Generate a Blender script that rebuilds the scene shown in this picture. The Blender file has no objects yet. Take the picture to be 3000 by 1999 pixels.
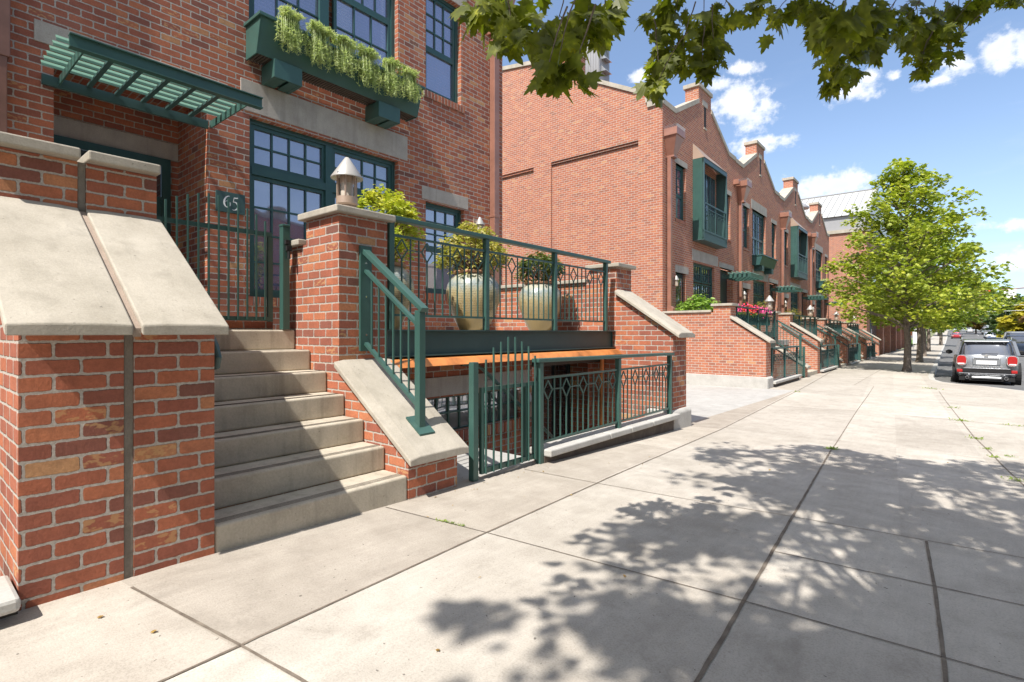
import bpy, bmesh, math, random
from math import sin, cos, pi, radians, sqrt, atan2, floor
from mathutils import Vector, Matrix
random.seed(7)
C = bpy.context.scene.collection
SC = bpy.context.scene

# ------------------------------------------------------------------ nodes
class NT:
    def __init__(s, nt): s.nt = nt
    def n(s, t, **k):
        x = s.nt.nodes.new(t)
        for a, b in k.items(): setattr(x, a, b)
        return x
    def l(s, a, b): s.nt.links.new(a, b)
    def put(s, sock, v):
        if isinstance(v, bpy.types.NodeSocket): s.l(v, sock)
        elif v is not None: sock.default_value = v
    def m(s, op, a, b=None, c=None, clamp=False):
        x = s.n('ShaderNodeMath', operation=op, use_clamp=clamp)
        s.put(x.inputs[0], a); s.put(x.inputs[1], b); s.put(x.inputs[2], c)
        return x.outputs[0]
    def mix(s, f, a, b, mode='MIX'):
        x = s.n('ShaderNodeMix', data_type='RGBA', blend_type=mode)
        s.put(x.inputs[0], f)
        s.put(x.inputs[6], a if isinstance(a, bpy.types.NodeSocket) else (*a, 1))
        s.put(x.inputs[7], b if isinstance(b, bpy.types.NodeSocket) else (*b, 1))
        return x.outputs[2]
    def noise(s, vec, scale, detail=3, rough=.55, dist=0):
        x = s.n('ShaderNodeTexNoise'); s.l(vec, x.inputs['Vector'])
        x.inputs['Scale'].default_value = scale; x.inputs['Detail'].default_value = detail
        x.inputs['Roughness'].default_value = rough; x.inputs['Distortion'].default_value = dist
        return x.outputs['Fac']
    def ramp(s, f, stops, interp='LINEAR'):
        x = s.n('ShaderNodeValToRGB'); s.l(f, x.inputs[0]); cr = x.color_ramp; cr.interpolation = interp
        while len(cr.elements) < len(stops): cr.elements.new(.5)
        for e, (p, c) in zip(cr.elements, stops):
            e.position = p; e.color = (*c, 1) if len(c) == 3 else c
        return x.outputs[0]
    def sm(s, v, a, b):
        x = s.n('ShaderNodeMapRange', interpolation_type='SMOOTHSTEP'); s.l(v, x.inputs[0])
        x.inputs[1].default_value = a; x.inputs[2].default_value = b
        return x.outputs[0]
    def vec(s, a, b, c):
        x = s.n('ShaderNodeCombineXYZ'); s.put(x.inputs[0], a); s.put(x.inputs[1], b); s.put(x.inputs[2], c)
        return x.outputs[0]
    def scalev(s, v, k):
        x = s.n('ShaderNodeVectorMath', operation='MULTIPLY'); s.l(v, x.inputs[0]); x.inputs[1].default_value = k
        return x.outputs[0]
    def bump(s, h, dist, strength=1.0):
        x = s.n('ShaderNodeBump'); s.l(h, x.inputs['Height']); x.inputs['Distance'].default_value = dist
        x.inputs['Strength'].default_value = strength
        return x.outputs[0]

def newmat(name):
    m = bpy.data.materials.new(name); m.use_nodes = True
    m.node_tree.nodes.clear(); T = NT(m.node_tree)
    out = T.n('ShaderNodeOutputMaterial'); p = T.n('ShaderNodeBsdfPrincipled'); T.l(p.outputs[0], out.inputs[0])
    geo = T.n('ShaderNodeNewGeometry')
    return m, T, p, geo

def brick_mat(name, w=.207, h=.0779, swap=False, joint=.0058, lighten=1.0, far=False):
    m, T, p, geo = newmat(name)
    sp = T.n('ShaderNodeSeparateXYZ'); T.l(geo.outputs['Position'], sp.inputs[0])
    sn = T.n('ShaderNodeSeparateXYZ'); T.l(geo.outputs['True Normal'], sn.inputs[0])
    ax = T.m('GREATER_THAN', T.m('ABSOLUTE', sn.outputs[0]), .7)
    az = T.m('GREATER_THAN', T.m('ABSOLUTE', sn.outputs[2]), .7)
    P = geo.outputs['Position']
    wn0 = T.n('ShaderNodeTexNoise'); T.l(P, wn0.inputs['Vector']); wn0.inputs['Scale'].default_value = 22; wn0.inputs['Detail'].default_value = 1
    sw0 = T.n('ShaderNodeSeparateColor'); T.l(wn0.outputs['Color'], sw0.inputs[0]); wob, wob2 = sw0.outputs[0], sw0.outputs[1]
    def lerp(f, a, b): return T.m('ADD', T.m('MULTIPLY', a, T.m('SUBTRACT', 1, f)), T.m('MULTIPLY', b, f))
    u = lerp(ax, T.m('ADD', sp.outputs[0], .05), sp.outputs[1]); v = lerp(az, sp.outputs[2], sp.outputs[1])
    u = T.m('ADD', u, T.m('MULTIPLY', T.m('SUBTRACT', wob, .5), .009))
    v = T.m('ADD', v, T.m('MULTIPLY', T.m('SUBTRACT', wob2, .5), .008))
    if swap: u, v = v, u
    vr = T.m('DIVIDE', v, h); row = T.m('FLOOR', vr)
    off = T.m('MULTIPLY', T.m('FLOORED_MODULO', row, 2), .5 if not swap else 0)
    ur = T.m('ADD', T.m('DIVIDE', u, w), off); col = T.m('FLOOR', ur)
    fu = T.m('FRACT', ur); fv = T.m('FRACT', vr)
    du = T.m('MULTIPLY', T.m('MINIMUM', fu, T.m('SUBTRACT', 1, fu)), w)
    dv = T.m('MULTIPLY', T.m('MINIMUM', fv, T.m('SUBTRACT', 1, fv)), h)
    # rounded corners
    r = .012
    ex = T.m('MAXIMUM', T.m('SUBTRACT', joint + r, du), 0); ey = T.m('MAXIMUM', T.m('SUBTRACT', joint + r, dv), 0)
    d = T.m('SQRT', T.m('ADD', T.m('MULTIPLY', ex, ex), T.m('MULTIPLY', ey, ey)))
    fine = T.noise(P, 70, 2 if far else 3, .7); chip = T.m('MULTIPLY', T.m('SUBTRACT', fine, .5), .006)
    mask = T.sm(T.m('ADD', d, chip), r + .0012, r - .0022)
    wn = T.n('ShaderNodeTexWhiteNoise', noise_dimensions='3D'); T.l(T.vec(col, row, ax), wn.inputs[0])
    wn2 = T.n('ShaderNodeTexWhiteNoise', noise_dimensions='3D'); T.l(T.vec(row, T.m('ADD', col, 31.7), ax), wn2.inputs[0])
    L = lighten
    k = lambda a, b, c: (a * L, b * L, c * L)
    base = T.ramp(wn.outputs[0], [(0, k(.13, .070, .062)), (.04, k(.20, .082, .068)), (.11, k(.29, .095, .068)), (.34, k(.34, .112, .072)),
                                  (.58, k(.41, .132, .076)), (.80, k(.47, .155, .080)), (.94, k(.50, .19, .095)), (.985, k(.52, .27, .13)), (1, k(.55, .34, .17))])
    mott = T.noise(P, 9, 3, .65)
    base = T.mix(1.0, base, T.ramp(mott, [(.25, (.74, .75, .78)), (.5, (1, 1, 1)), (.75, (1.22, 1.18, 1.14))]), 'MULTIPLY')
    base = T.mix(1.0, base, T.ramp(fine, [(.25, (.75, .75, .75)), (.75, (1.2, 1.2, 1.2))]), 'MULTIPLY')
    base = T.mix(.30, base, (.30, .118, .072))
    # pale kiln patches on a few bricks
    sel = T.m('GREATER_THAN', wn2.outputs[0], .93)
    pt = T.sm(T.noise(T.scalev(P, (1, 1, 2)), 21, 2), .50, .60)
    base = T.mix(T.m('MULTIPLY', T.m('MULTIPLY', sel, pt), .42), base, (.60, .38, .17))
    if far: base = T.mix(.38, base, (.42, .170, .100))
    eff = T.sm(T.noise(P, 1.1, 3), .56, .78)
    base = T.mix(T.m('MULTIPLY', eff, .14), base, (.46, .36, .30))
    mort = T.ramp(fine, [(.3, (.33, .285, .245)), (.7, (.50, .45, .40))])
    colr = T.mix(mask, mort, base)
    T.l(colr, p.inputs['Base Color']); p.inputs['Roughness'].default_value = .9
    p.inputs['Specular IOR Level'].default_value = .2
    hgt = T.m('ADD', T.m('MULTIPLY', mask, 1.0), T.m('MULTIPLY', fine, .35))
    if not far: T.l(T.bump(hgt, .006, .9), p.inputs['Normal'])
    return m

def stone_mat(name, c1, c2, scale=6, fine=90, rough=.85, bump=.0015, streak=0.0, streakcol=(.12, .11, .10), spec=.25, speck=0):
    m, T, p, geo = newmat(name); P = geo.outputs['Position']
    a = T.noise(P, scale, 5, .6); b = T.noise(P, fine, 4, .7)
    c = T.ramp(a, [(.28, c1), (.72, c2)])
    c = T.mix(1.0, c, T.ramp(b, [(.25, (.86, .86, .86)), (.75, (1.1, 1.1, 1.1))]), 'MULTIPLY')
    if streak:
        s = T.sm(T.noise(T.scalev(P, (1, 1, .07)), 9, 4, .6), .48, .78)
        c = T.mix(T.m('MULTIPLY', s, streak), c, streakcol)
    if speck:
        s = T.sm(T.noise(P, 38, 2), .70, .76)
        c = T.mix(T.m('MULTIPLY', s, speck), c, (.10, .09, .08))
    T.l(c, p.inputs['Base Color']); p.inputs['Roughness'].default_value = rough; p.inputs['Specular IOR Level'].default_value = spec
    if bump: T.l(T.bump(T.m('ADD', b, T.m('MULTIPLY', a, 2)), bump), p.inputs['Normal'])
    return m

def paint_mat(name, col, rough=.4, metal=0, var=.12, spec=.5, coat=0):
    m, T, p, geo = newmat(name); P = geo.outputs['Position']
    a = T.noise(P, 3.5, 4, .6); b = T.noise(P, 45, 3)
    k = lambda f: tuple(min(1, x * f) for x in col)
    c = T.ramp(a, [(.3, k(1 - var)), (.7, k(1 + var))])
    T.l(c, p.inputs['Base Color'])
    T.l(T.m('ADD', rough - .08, T.m('MULTIPLY', b, .16)), p.inputs['Roughness'])
    p.inputs['Metallic'].default_value = metal; p.inputs['Specular IOR Level'].default_value = spec
    p.inputs['Coat Weight'].default_value = coat
    return m

def plain(name, col, rough=.5, metal=0, emit=None, estr=0, spec=.5):
    m, T, p, geo = newmat(name)
    p.inputs['Base Color'].default_value = (*col, 1); p.inputs['Roughness'].default_value = rough
    p.inputs['Metallic'].default_value = metal; p.inputs['Specular IOR Level'].default_value = spec
    if emit: p.inputs['Emission Color'].default_value = (*emit, 1); p.inputs['Emission Strength'].default_value = estr
    return m

def leaf_mat(name, stops, trans=.35, scale=7, fine=60, rough=.45, tint=(1.5, 1.7, .55)):
    m, T, p, geo = newmat(name); P = geo.outputs['Position']
    nt = m.node_tree
    f = T.m('ADD', T.m('MULTIPLY', T.noise(P, scale, 2), .6), T.m('MULTIPLY', T.noise(P, fine, 1), .4))
    c = T.ramp(f, stops)
    T.l(c, p.inputs['Base Color']); p.inputs['Roughness'].default_value = rough; p.inputs['Specular IOR Level'].default_value = .35
    tr = T.n('ShaderNodeBsdfTranslucent')
    tc = T.mix(1.0, c, tint, 'MULTIPLY'); T.l(tc, tr.inputs[0])
    mx = T.n('ShaderNodeMixShader'); mx.inputs[0].default_value = trans
    T.l(p.outputs[0], mx.inputs[1]); T.l(tr.outputs[0], mx.inputs[2])
    out = [x for x in nt.nodes if x.type == 'OUTPUT_MATERIAL'][0]
    T.l(mx.outputs[0], out.inputs[0])
    return m

def glass_mat(name, base, blinds=0, mixf=.5, period=.05, refl=(.85, .88, 1)):
    m, T, p, geo = newmat(name); P = geo.outputs['Position']
    sp = T.n('ShaderNodeSeparateXYZ'); T.l(P, sp.inputs[0])
    c = T.ramp(T.noise(T.scalev(P, (1, 1, .5)), 1.1, 2), [(.35, tuple(x * .6 for x in base)), (.65, tuple(x * 1.5 for x in base))])
    if blinds:
        f = T.m('FRACT', T.m('DIVIDE', sp.outputs[2], period))
        c = T.mix(T.m('MULTIPLY', T.sm(f, .30, .95), blinds), c, tuple(min(1, x * 2.2 + .03) for x in base))
        cur = T.sm(T.noise(T.scalev(P, (1, 1, 0.02)), 3.1, 1), .56, .62)
        c = T.mix(T.m('MULTIPLY', cur, .35), c, (.34, .33, .36))
    T.l(c, p.inputs['Base Color']); p.inputs['Roughness'].default_value = .6
    gl = T.n('ShaderNodeBsdfGlossy'); gl.inputs[0].default_value = (*refl, 1); gl.inputs['Roughness'].default_value = .03
    wav = T.noise(P, 1.6, 1)
    T.l(T.bump(wav, .012), gl.inputs['Normal'])
    fr = T.n('ShaderNodeLayerWeight'); fr.inputs[0].default_value = .35
    mx = T.n('ShaderNodeMixShader')
    T.l(T.m('ADD', T.m('MULTIPLY', fr.outputs['Facing'], .4), mixf, clamp=True), mx.inputs[0])
    T.l(p.outputs[0], mx.inputs[1]); T.l(gl.outputs[0], mx.inputs[2])
    out = [x for x in m.node_tree.nodes if x.type == 'OUTPUT_MATERIAL'][0]
    T.l(mx.outputs[0], out.inputs[0])
    return m

M = {}
M['brick'] = brick_mat('brick')
M['brickfar'] = brick_mat('brick_of_the_row', far=True, lighten=.97)
M['rowlock'] = brick_mat('rowlock_brick', w=.5, h=.0779, swap=True)
M['coping'] = stone_mat('cast_stone', (.34, .305, .25), (.46, .415, .35), scale=3.6, fine=90, bump=.0016, streak=.42, streakcol=(.24, .215, .175), speck=.5)
M['lintel'] = stone_mat('concrete_lintel', (.36, .325, .285), (.46, .42, .37), scale=5, fine=80, streak=.4, streakcol=(.19, .17, .15), speck=.3)
M['step'] = stone_mat('step_concrete', (.40, .355, .285), (.54, .48, .39), scale=4, fine=70, streak=.5, streakcol=(.16, .145, .12), speck=.4)
M['whitestone'] = stone_mat('pale_concrete', (.38, .365, .34), (.50, .485, .455), scale=4, fine=60, streak=.25, streakcol=(.35, .34, .32))
M['mortar'] = stone_mat('mortar_joint', (.17, .145, .12), (.24, .21, .175), scale=20, fine=140, bump=.003)
M['buff'] = stone_mat('buff_sealant', (.30, .235, .19), (.38, .30, .245), scale=14, fine=140, bump=.002)
M['slat'] = paint_mat('sunlit_slat_green', (.13, .25, .19), .3, 0, .08, .6)  # paler than the canopy green: sunlight on the slats put into the colour
M['darkconc'] = stone_mat('dark_concrete', (.085, .068, .056), (.14, .112, .092), scale=6, fine=60, streak=.3, streakcol=(.06, .05, .045))
M['green'] = paint_mat('green_paint', (.040, .098, .083), .36, 0, .10, .5)
M['greenwin'] = paint_mat('window_green', (.028, .082, .078), .38, 0, .08)
M['beam'] = paint_mat('beam_green', (.040, .085, .082), .42, 0, .10)
M['copper'] = paint_mat('copper_orange', (.60, .215, .06), .5, 0, .45)
M['pipe'] = paint_mat('brown_copper_pipe', (.36, .175, .125), .36, .35, .14)
M['pipedark'] = paint_mat('weathered_copper', (.20, .10, .075), .45, .3, .2)
M['glass'] = glass_mat('window_glass', (.045, .045, .11), 0, .28, refl=(.95, .95, 1.0))
M['glassb'] = glass_mat('window_glass_blinds', (.045, .042, .095), .55, .30, refl=(.95, .92, 1.0))
M['glassd'] = glass_mat('dark_glass', (.02, .022, .025), 0, .16)
M['block'] = glass_mat('glass_block', (.16, .17, .165), 0, .30)
M['door'] = plain('dark_door', (.016, .03, .03), .5)
M['black'] = plain('black_void', (.008, .008, .009), .8)
M['steel'] = paint_mat('galvanised_steel', (.42, .43, .44), .35, .7, .08)
M['lampm'] = paint_mat('lamp_taupe', (.38, .28, .215), .42, .2, .08)
M['lampc'] = paint_mat('lamp_cone_metal', (.40, .38, .355), .42, .2, .05)
M['lampg'] = plain('frosted_lamp_glass', (.48, .42, .35), .25)
M['white'] = plain('white_paint', (.8, .8, .8), .45)
M['roof'] = paint_mat('standing_seam_roof', (.52, .52, .50), .4, .2, .05)
M['greymet'] = paint_mat('grey_fascia', (.30, .30, .31), .5, .2, .04)
M['membrane'] = plain('roof_membrane', (.12, .12, .12), .9)
M['bark'] = stone_mat('bark', (.13, .10, .08), (.28, .235, .20), scale=14, fine=60, bump=.02)
M['twig'] = plain('twig_bark', (.13, .08, .05), .8)
M['terra'] = plain('terracotta_rim', (.42, .22, .13), .7)
M['soil'] = plain('potting_soil', (.04, .028, .02), .95)
M['leafnear'] = leaf_mat('maple_leaf_near', [(.32, (.085, .10, .016)), (.5, (.14, .16, .020)), (.60, (.20, .22, .026)), (.70, (.46, .46, .05))], .5, 6, 34, .42)  # brightest stop paints backlight into the colour of some leaves
M['leafmaple'] = leaf_mat('maple_leaf', [(.3, (.10, .145, .022)), (.44, (.21, .26, .035)), (.58, (.39, .42, .06)), (.73, (.64, .52, .09))], .32, 1.6, 9)
M['leafmaple2'] = leaf_mat('maple_leaf_green', [(.3, (.11, .17, .022)), (.5, (.22, .29, .035)), (.7, (.40, .42, .06))], .32, 1.4, 8)
M['leafyel'] = leaf_mat('yellow_leaf', [(.3, (.22, .20, .02)), (.7, (.50, .42, .04))], .3, .8, 4)
M['leafrust'] = leaf_mat('rusty_leaf', [(.3, (.10, .06, .025)), (.5, (.20, .12, .04)), (.7, (.22, .19, .05))], .3, .8, 4)
M['leafdark'] = leaf_mat('green_leaf', [(.3, (.04, .08, .02)), (.7, (.13, .19, .05))], .3, .8, 4)
M['fern'] = leaf_mat('feathery_foliage', [(.3, (.30, .38, .12)), (.5, (.50, .58, .24)), (.7, (.74, .76, .42))], .45, 6, 40, tint=(1.15, 1.2, .8))
M['shrub1'] = leaf_mat('shrub_lime', [(.3, (.20, .26, .03)), (.5, (.40, .42, .06)), (.7, (.65, .56, .14))], .35, 6, 40)
M['shrub2'] = leaf_mat('shrub_bronze', [(.3, (.20, .20, .05)), (.5, (.40, .38, .11)), (.7, (.56, .38, .18))], .33, 6, 40)
M['shrub3'] = leaf_mat('shrub_dark', [(.3, (.05, .08, .02)), (.5, (.11, .15, .04)), (.7, (.24, .19, .09))], .3, 6, 40)
M['shrubg'] = leaf_mat('laurel', [(.3, (.10, .20, .03)), (.6, (.26, .38, .07))], .3, 5, 30)
M['conif'] = leaf_mat('golden_conifer', [(.3, (.16, .17, .02)), (.7, (.42, .36, .06))], .2, 5, 30)
M['weed'] = leaf_mat('weed', [(.3, (.12, .22, .03)), (.7, (.30, .36, .06))], .3, 10, 50)
M['flower'] = plain('pink_petals', (.75, .07, .28), .6)
M['flowerr'] = plain('red_petals', (.75, .04, .03), .6)
M['grass'] = stone_mat('grass', (.06, .13, .02), (.14, .24, .05), scale=3, fine=30)
M['litter'] = leaf_mat('dry_leaf', [(.3, (.20, .10, .03)), (.7, (.45, .30, .10))], .2, 10, 40)
M['red'] = plain('red_lens', (.38, .010, .010), .2)
M['chrome'] = plain('chrome', (.75, .75, .76), .12, 1)
M['tyre'] = plain('tyre_rubber', (.018, .018, .018), .8)
M['rim'] = plain('alloy_rim', (.35, .35, .36), .3, .8)
M['redlamp'] = plain('red_signal', (.6, .02, .02), .3, 0, (1, .06, .05), 3.0)
M['amberlamp'] = plain('amber_signal', (.6, .35, .02), .3, 0, (1, .5, .05), 2.5)
M['warm'] = plain('warm_lamp', (.8, .5, .2), .3, 0, (1, .55, .2), 3.0)

def pot_mat():
    m, T, p, geo = newmat('glazed_pot'); P = geo.outputs['Position']
    sp = T.n('ShaderNodeSeparateXYZ'); T.l(P, sp.inputs[0]); z = sp.outputs[2]
    g = T.m('ADD', z, T.m('MULTIPLY', T.m('SUBTRACT', T.noise(T.scalev(P, (1, 1, .25)), 16, 4), .5), .34))
    c = T.ramp(T.sm(g, 1.55, 2.08), [(0, (.36, .26, .11)), (.40, (.42, .34, .18)), (.60, (.38, .36, .25)), (.82, (.25, .30, .30)), (1, (.40, .38, .30))])
    lines = T.m('FRACT', T.m('MULTIPLY', T.m('ADD', z, T.m('MULTIPLY', T.noise(P, 8, 2), .012)), 46))
    band = T.m('MULTIPLY', T.sm(z, 1.50, 1.58), T.sm(z, 1.99, 1.90))
    cr = T.sm(T.noise(P, 55, 3), .35, .6)
    gro = T.m('MULTIPLY', T.m('MULTIPLY', T.sm(lines, .62, .8), band), cr)
    c = T.mix(T.m('MULTIPLY', gro, .85), c, (.10, .075, .04))
    T.l(c, p.inputs['Base Color']); p.inputs['Roughness'].default_value = .30
    p.inputs['Coat Weight'].default_value = .25
    T.l(T.bump(T.m('ADD', T.m('MULTIPLY', gro, -1), T.m('MULTIPLY', T.noise(P, 60, 3), .5)), .004), p.inputs['Normal'])
    return m
M['pot'] = pot_mat()

def pave_mat(name, c1, c2, darkstain=.35, slabs=False):
    m, T, p, geo = newmat(name); P = geo.outputs['Position']
    a = T.noise(P, .55, 5, .62, .6); b = T.noise(P, 4.5, 4, .6); f = T.noise(P, 120, 3, .7); g = T.noise(T.scalev(P, (1, .12, 1)), 30, 3)
    c = T.ramp(a, [(.3, c1), (.7, c2)])
    c = T.mix(1.0, c, T.ramp(b, [(.3, (.88, .87, .86)), (.7, (1.08, 1.08, 1.08))]), 'MULTIPLY')
    c = T.mix(1.0, c, T.ramp(f, [(.28, (.78, .78, .77)), (.5, (1, 1, 1)), (.75, (1.12, 1.12, 1.12))]), 'MULTIPLY')
    c = T.mix(1.0, c, T.ramp(g, [(.3, (.95, .95, .95)), (.7, (1.04, 1.04, 1.04))]), 'MULTIPLY')
    if slabs:
        sp_ = T.n('ShaderNodeSeparateXYZ'); T.l(P, sp_.inputs[0])
        xx = T.m('ADD', sp_.outputs[0], T.m('MULTIPLY', sp_.outputs[1], .072)); yy = T.m('SUBTRACT', sp_.outputs[1], T.m('MULTIPLY', sp_.outputs[0], .135))
        cx_ = cy_ = None
        for t_ in (-2.14, -.58, .05, .9): q = T.m('GREATER_THAN', xx, t_); cx_ = q if cx_ is None else T.m('ADD', cx_, q)
        for t_ in (1.21, 2.82, 4.40, 6.4, 8.6, 12.5, 16.0): q = T.m('GREATER_THAN', yy, t_); cy_ = q if cy_ is None else T.m('ADD', cy_, q)
        w_ = T.n('ShaderNodeTexWhiteNoise', noise_dimensions='2D'); T.l(T.vec(cx_, cy_, 0), w_.inputs[0])
        c = T.mix(1.0, c, T.ramp(w_.outputs[0], [(0, (.86, .85, .84)), (1, (1.07, 1.07, 1.065))]), 'MULTIPLY')
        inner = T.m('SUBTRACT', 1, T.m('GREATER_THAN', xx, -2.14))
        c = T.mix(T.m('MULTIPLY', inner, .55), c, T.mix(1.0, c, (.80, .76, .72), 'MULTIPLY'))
        crk = T.n('ShaderNodeTexVoronoi', feature='DISTANCE_TO_EDGE'); T.l(P, crk.inputs['Vector']); crk.inputs['Scale'].default_value = .33
        ck = T.m('MULTIPLY', T.sm(T.m('ADD', crk.outputs['Distance'], T.m('MULTIPLY', T.noise(P, 6, 3), .01)), .0085, .0055), T.sm(a, .52, .58))
        c = T.mix(T.m('MULTIPLY', ck, .15), c, (.12, .10, .085))
    st = T.sm(T.noise(P, 1.3, 5, .7, 1.2), .54, .78)
    c = T.mix(T.m('MULTIPLY', st, darkstain), c, (.25, .22, .185))
    sp = T.sm(T.noise(P, 33, 2, .5), .735, .76)
    c = T.mix(T.m('MULTIPLY', sp, .7), c, (.07, .06, .05))
    T.l(c, p.inputs['Base Color']); p.inputs['Roughness'].default_value = .88; p.inputs['Specular IOR Level'].default_value = .25
    T.l(T.bump(T.m('ADD', f, T.m('MULTIPLY', g, .6)), .0016), p.inputs['Normal'])
    return m
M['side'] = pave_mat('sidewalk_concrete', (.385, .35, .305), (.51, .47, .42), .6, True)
M['asphalt'] = pave_mat('asphalt', (.12, .12, .122), (.17, .17, .172), .2)
M['drive'] = pave_mat('driveway_concrete', (.36, .35, .335), (.43, .42, .40), .2)
M['joint'] = stone_mat('joint_filler', (.12, .095, .075), (.235, .195, .155), scale=12, fine=120, bump=.003)
M['earth'] = stone_mat('earth', (.14, .16, .08), (.22, .22, .12), scale=.3, fine=3)

# ------------------------------------------------------------------ mesh helpers
def worig(o):
    v = Vector((0, 0, 0))
    while o is not None: v = v + o.location; o = o.parent
    return v

class MB:
    def __init__(s): s.v = []; s.f = []; s.mi = []; s.cur = 0
    def add(s, vs, fs):
        b = len(s.v); s.v += [tuple(q) for q in vs]
        for f in fs: s.f.append([b + i for i in f]); s.mi.append(s.cur)
        return s
    def box(s, x0, x1, y0, y1, z0, z1):
        return s.add([(x0, y0, z0), (x1, y0, z0), (x1, y1, z0), (x0, y1, z0), (x0, y0, z1), (x1, y0, z1), (x1, y1, z1), (x0, y1, z1)],
                     [(0, 3, 2, 1), (4, 5, 6, 7), (0, 1, 5, 4), (1, 2, 6, 5), (2, 3, 7, 6), (3, 0, 4, 7)])
    def prism(s, prof, axis, a, b):
        # prof = list of 2D points; axis 'x': (y,z) ; 'y': (x,z) ; 'z': (x,y)
        n = len(prof)
        def P(p, t):
            return {'x': (t, p[0], p[1]), 'y': (p[0], t, p[1]), 'z': (p[0], p[1], t)}[axis]
        vs = [P(p, a) for p in prof] + [P(p, b) for p in prof]
        fs = [tuple(range(n))[::-1], tuple(range(n, 2 * n))] + [(i, (i + 1) % n, (i + 1) % n + n, i + n) for i in range(n)]
        return s.add(vs, fs)
    def bar(s, p, q, w, h=None, up=(0, 0, 1)):
        h = h or w; p = Vector(p); q = Vector(q); d = (q - p).normalized(); up = Vector(up)
        if abs(d.dot(up)) > .97: up = Vector((1, 0, 0))
        a = d.cross(up).normalized() * w / 2; b = a.cross(d).normalized() * h / 2
        vs = [p - a - b, p + a - b, p + a + b, p - a + b, q - a - b, q + a - b, q + a + b, q - a + b]
        return s.add(vs, [(0, 3, 2, 1), (4, 5, 6, 7), (0, 1, 5, 4), (1, 2, 6, 5), (2, 3, 7, 6), (3, 0, 4, 7)])
    def tube(s, pts, rad, n=8, cap=True):
        pts = [Vector(p) for p in pts]; rr = rad if isinstance(rad, (list, tuple)) else [rad] * len(pts)
        rings = []; prev = None
        for i, p in enumerate(pts):
            d = (pts[min(i + 1, len(pts) - 1)] - pts[max(i - 1, 0)]).normalized()
            if prev is None:
                u = d.cross(Vector((0, 0, 1)));
                if u.length < .1: u = d.cross(Vector((1, 0, 0)))
            else: u = prev - d * prev.dot(d)
            u.normalize(); prev = u; w = d.cross(u)
            rings.append([p + (u * cos(2 * pi * k / n) + w * sin(2 * pi * k / n)) * rr[i] for k in range(n)])
        vs = [q for r in rings for q in r]; fs = []
        for i in range(len(rings) - 1):
            for k in range(n):
                a = i * n + k; b = i * n + (k + 1) % n
                fs.append((a, b, b + n, a + n))
        if cap: fs.append(tuple(range(n))[::-1]); fs.append(tuple(range((len(rings) - 1) * n, len(rings) * n)))
        return s.add(vs, fs)
    def lathe(s, c, prof, n=32, sx=1, sy=1):
        vs = []; fs = []
        for r, z in prof:
            for k in range(n): vs.append((c[0] + r * cos(2 * pi * k / n) * sx, c[1] + r * sin(2 * pi * k / n) * sy, c[2] + z))
        for i in range(len(prof) - 1):
            for k in range(n):
                a = i * n + k; b = i * n + (k + 1) % n; fs.append((a, b, b + n, a + n))
        fs.append(tuple(range(n))[::-1]); fs.append(tuple(range((len(prof) - 1) * n, len(prof) * n)))
        return s.add(vs, fs)
    def build(s, name, mat, parent=None, bevel=0, smooth=False, seg=2):
        me = bpy.data.meshes.new(name)
        O = worig(parent) if parent else Vector((0, 0, 0))
        me.from_pydata([(a - O.x, b - O.y, c - O.z) for a, b, c in s.v], [], s.f)
        mats = mat if isinstance(mat, (list, tuple)) else [mat]
        for mm in mats: me.materials.append(mm)
        if len(mats) > 1: me.polygons.foreach_set('material_index', s.mi)
        if smooth is True: me.polygons.foreach_set('use_smooth', [True] * len(me.polygons))
        me.update()
        o = bpy.data.objects.new(name, me); C.objects.link(o)
        if parent: o.parent = parent
        if bevel:
            b = o.modifiers.new('bevel', 'BEVEL'); b.width = bevel; b.segments = seg; b.limit_method = 'ANGLE'; b.angle_limit = radians(40)
            b.harden_normals = False
        if smooth == 'auto':
            me.polygons.foreach_set('use_smooth', [True] * len(me.polygons))
            try: me.set_sharp_from_angle(angle=radians(35))
            except Exception: pass
        return o

def thing(name, label, cat, loc, group=None):
    o = bpy.data.objects.new(name, None); C.objects.link(o); o.location = loc; o.empty_display_size = .2
    o['label'] = label; o['category'] = cat
    if group: o['group'] = group
    return o
def tag(o, label, cat, group=None):
    o['label'] = label; o['category'] = cat
    if group: o['group'] = group
    return o
def struct(o): o['kind'] = 'structure'; return o
def copy_tree(o, parent=None):
    c = o.copy(); C.objects.link(c); c.parent = parent
    for ch in list(o.children): copy_tree(ch, c)
    return c

# ------------------------------------------------------------------ ground
GP = [(-60, .05), (1, .04), (2.6, 0), (4.25, -.03), (8.2, -.18), (16, -.29), (46, -.40), (75, -.55), (120, -.45), (178, .1), (243, 1.7), (390, 2.7), (1200, 6)]
def g1(y):
    for (a, b), (c, d) in zip(GP, GP[1:]):
        if y <= c: return b + (d - b) * (y - a) / (c - a)
    return GP[-1][1]
def gh(x, y): return g1(y) - .012 * max(0, min(x, 2.8) + 3.2)
def gr(x, y): return g1(y) - .035 - .14 - .006 * max(0, min(x, 5))
KERB = [(-60, 2.8), (15, 2.8), (17.5, 2.7), (19.5, 2.3), (20.95, 1.57), (21.95, .74), (22.26, .1), (22.75, -.25), (23.6, -.45), (25.5, -.55), (66, -.75), (1200, -3)]
def kx(y):
    for (a, b), (c, d) in zip(KERB, KERB[1:]):
        if y <= c: return b + (d - b) * (y - a) / (c - a)
    return KERB[-1][1]
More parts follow.
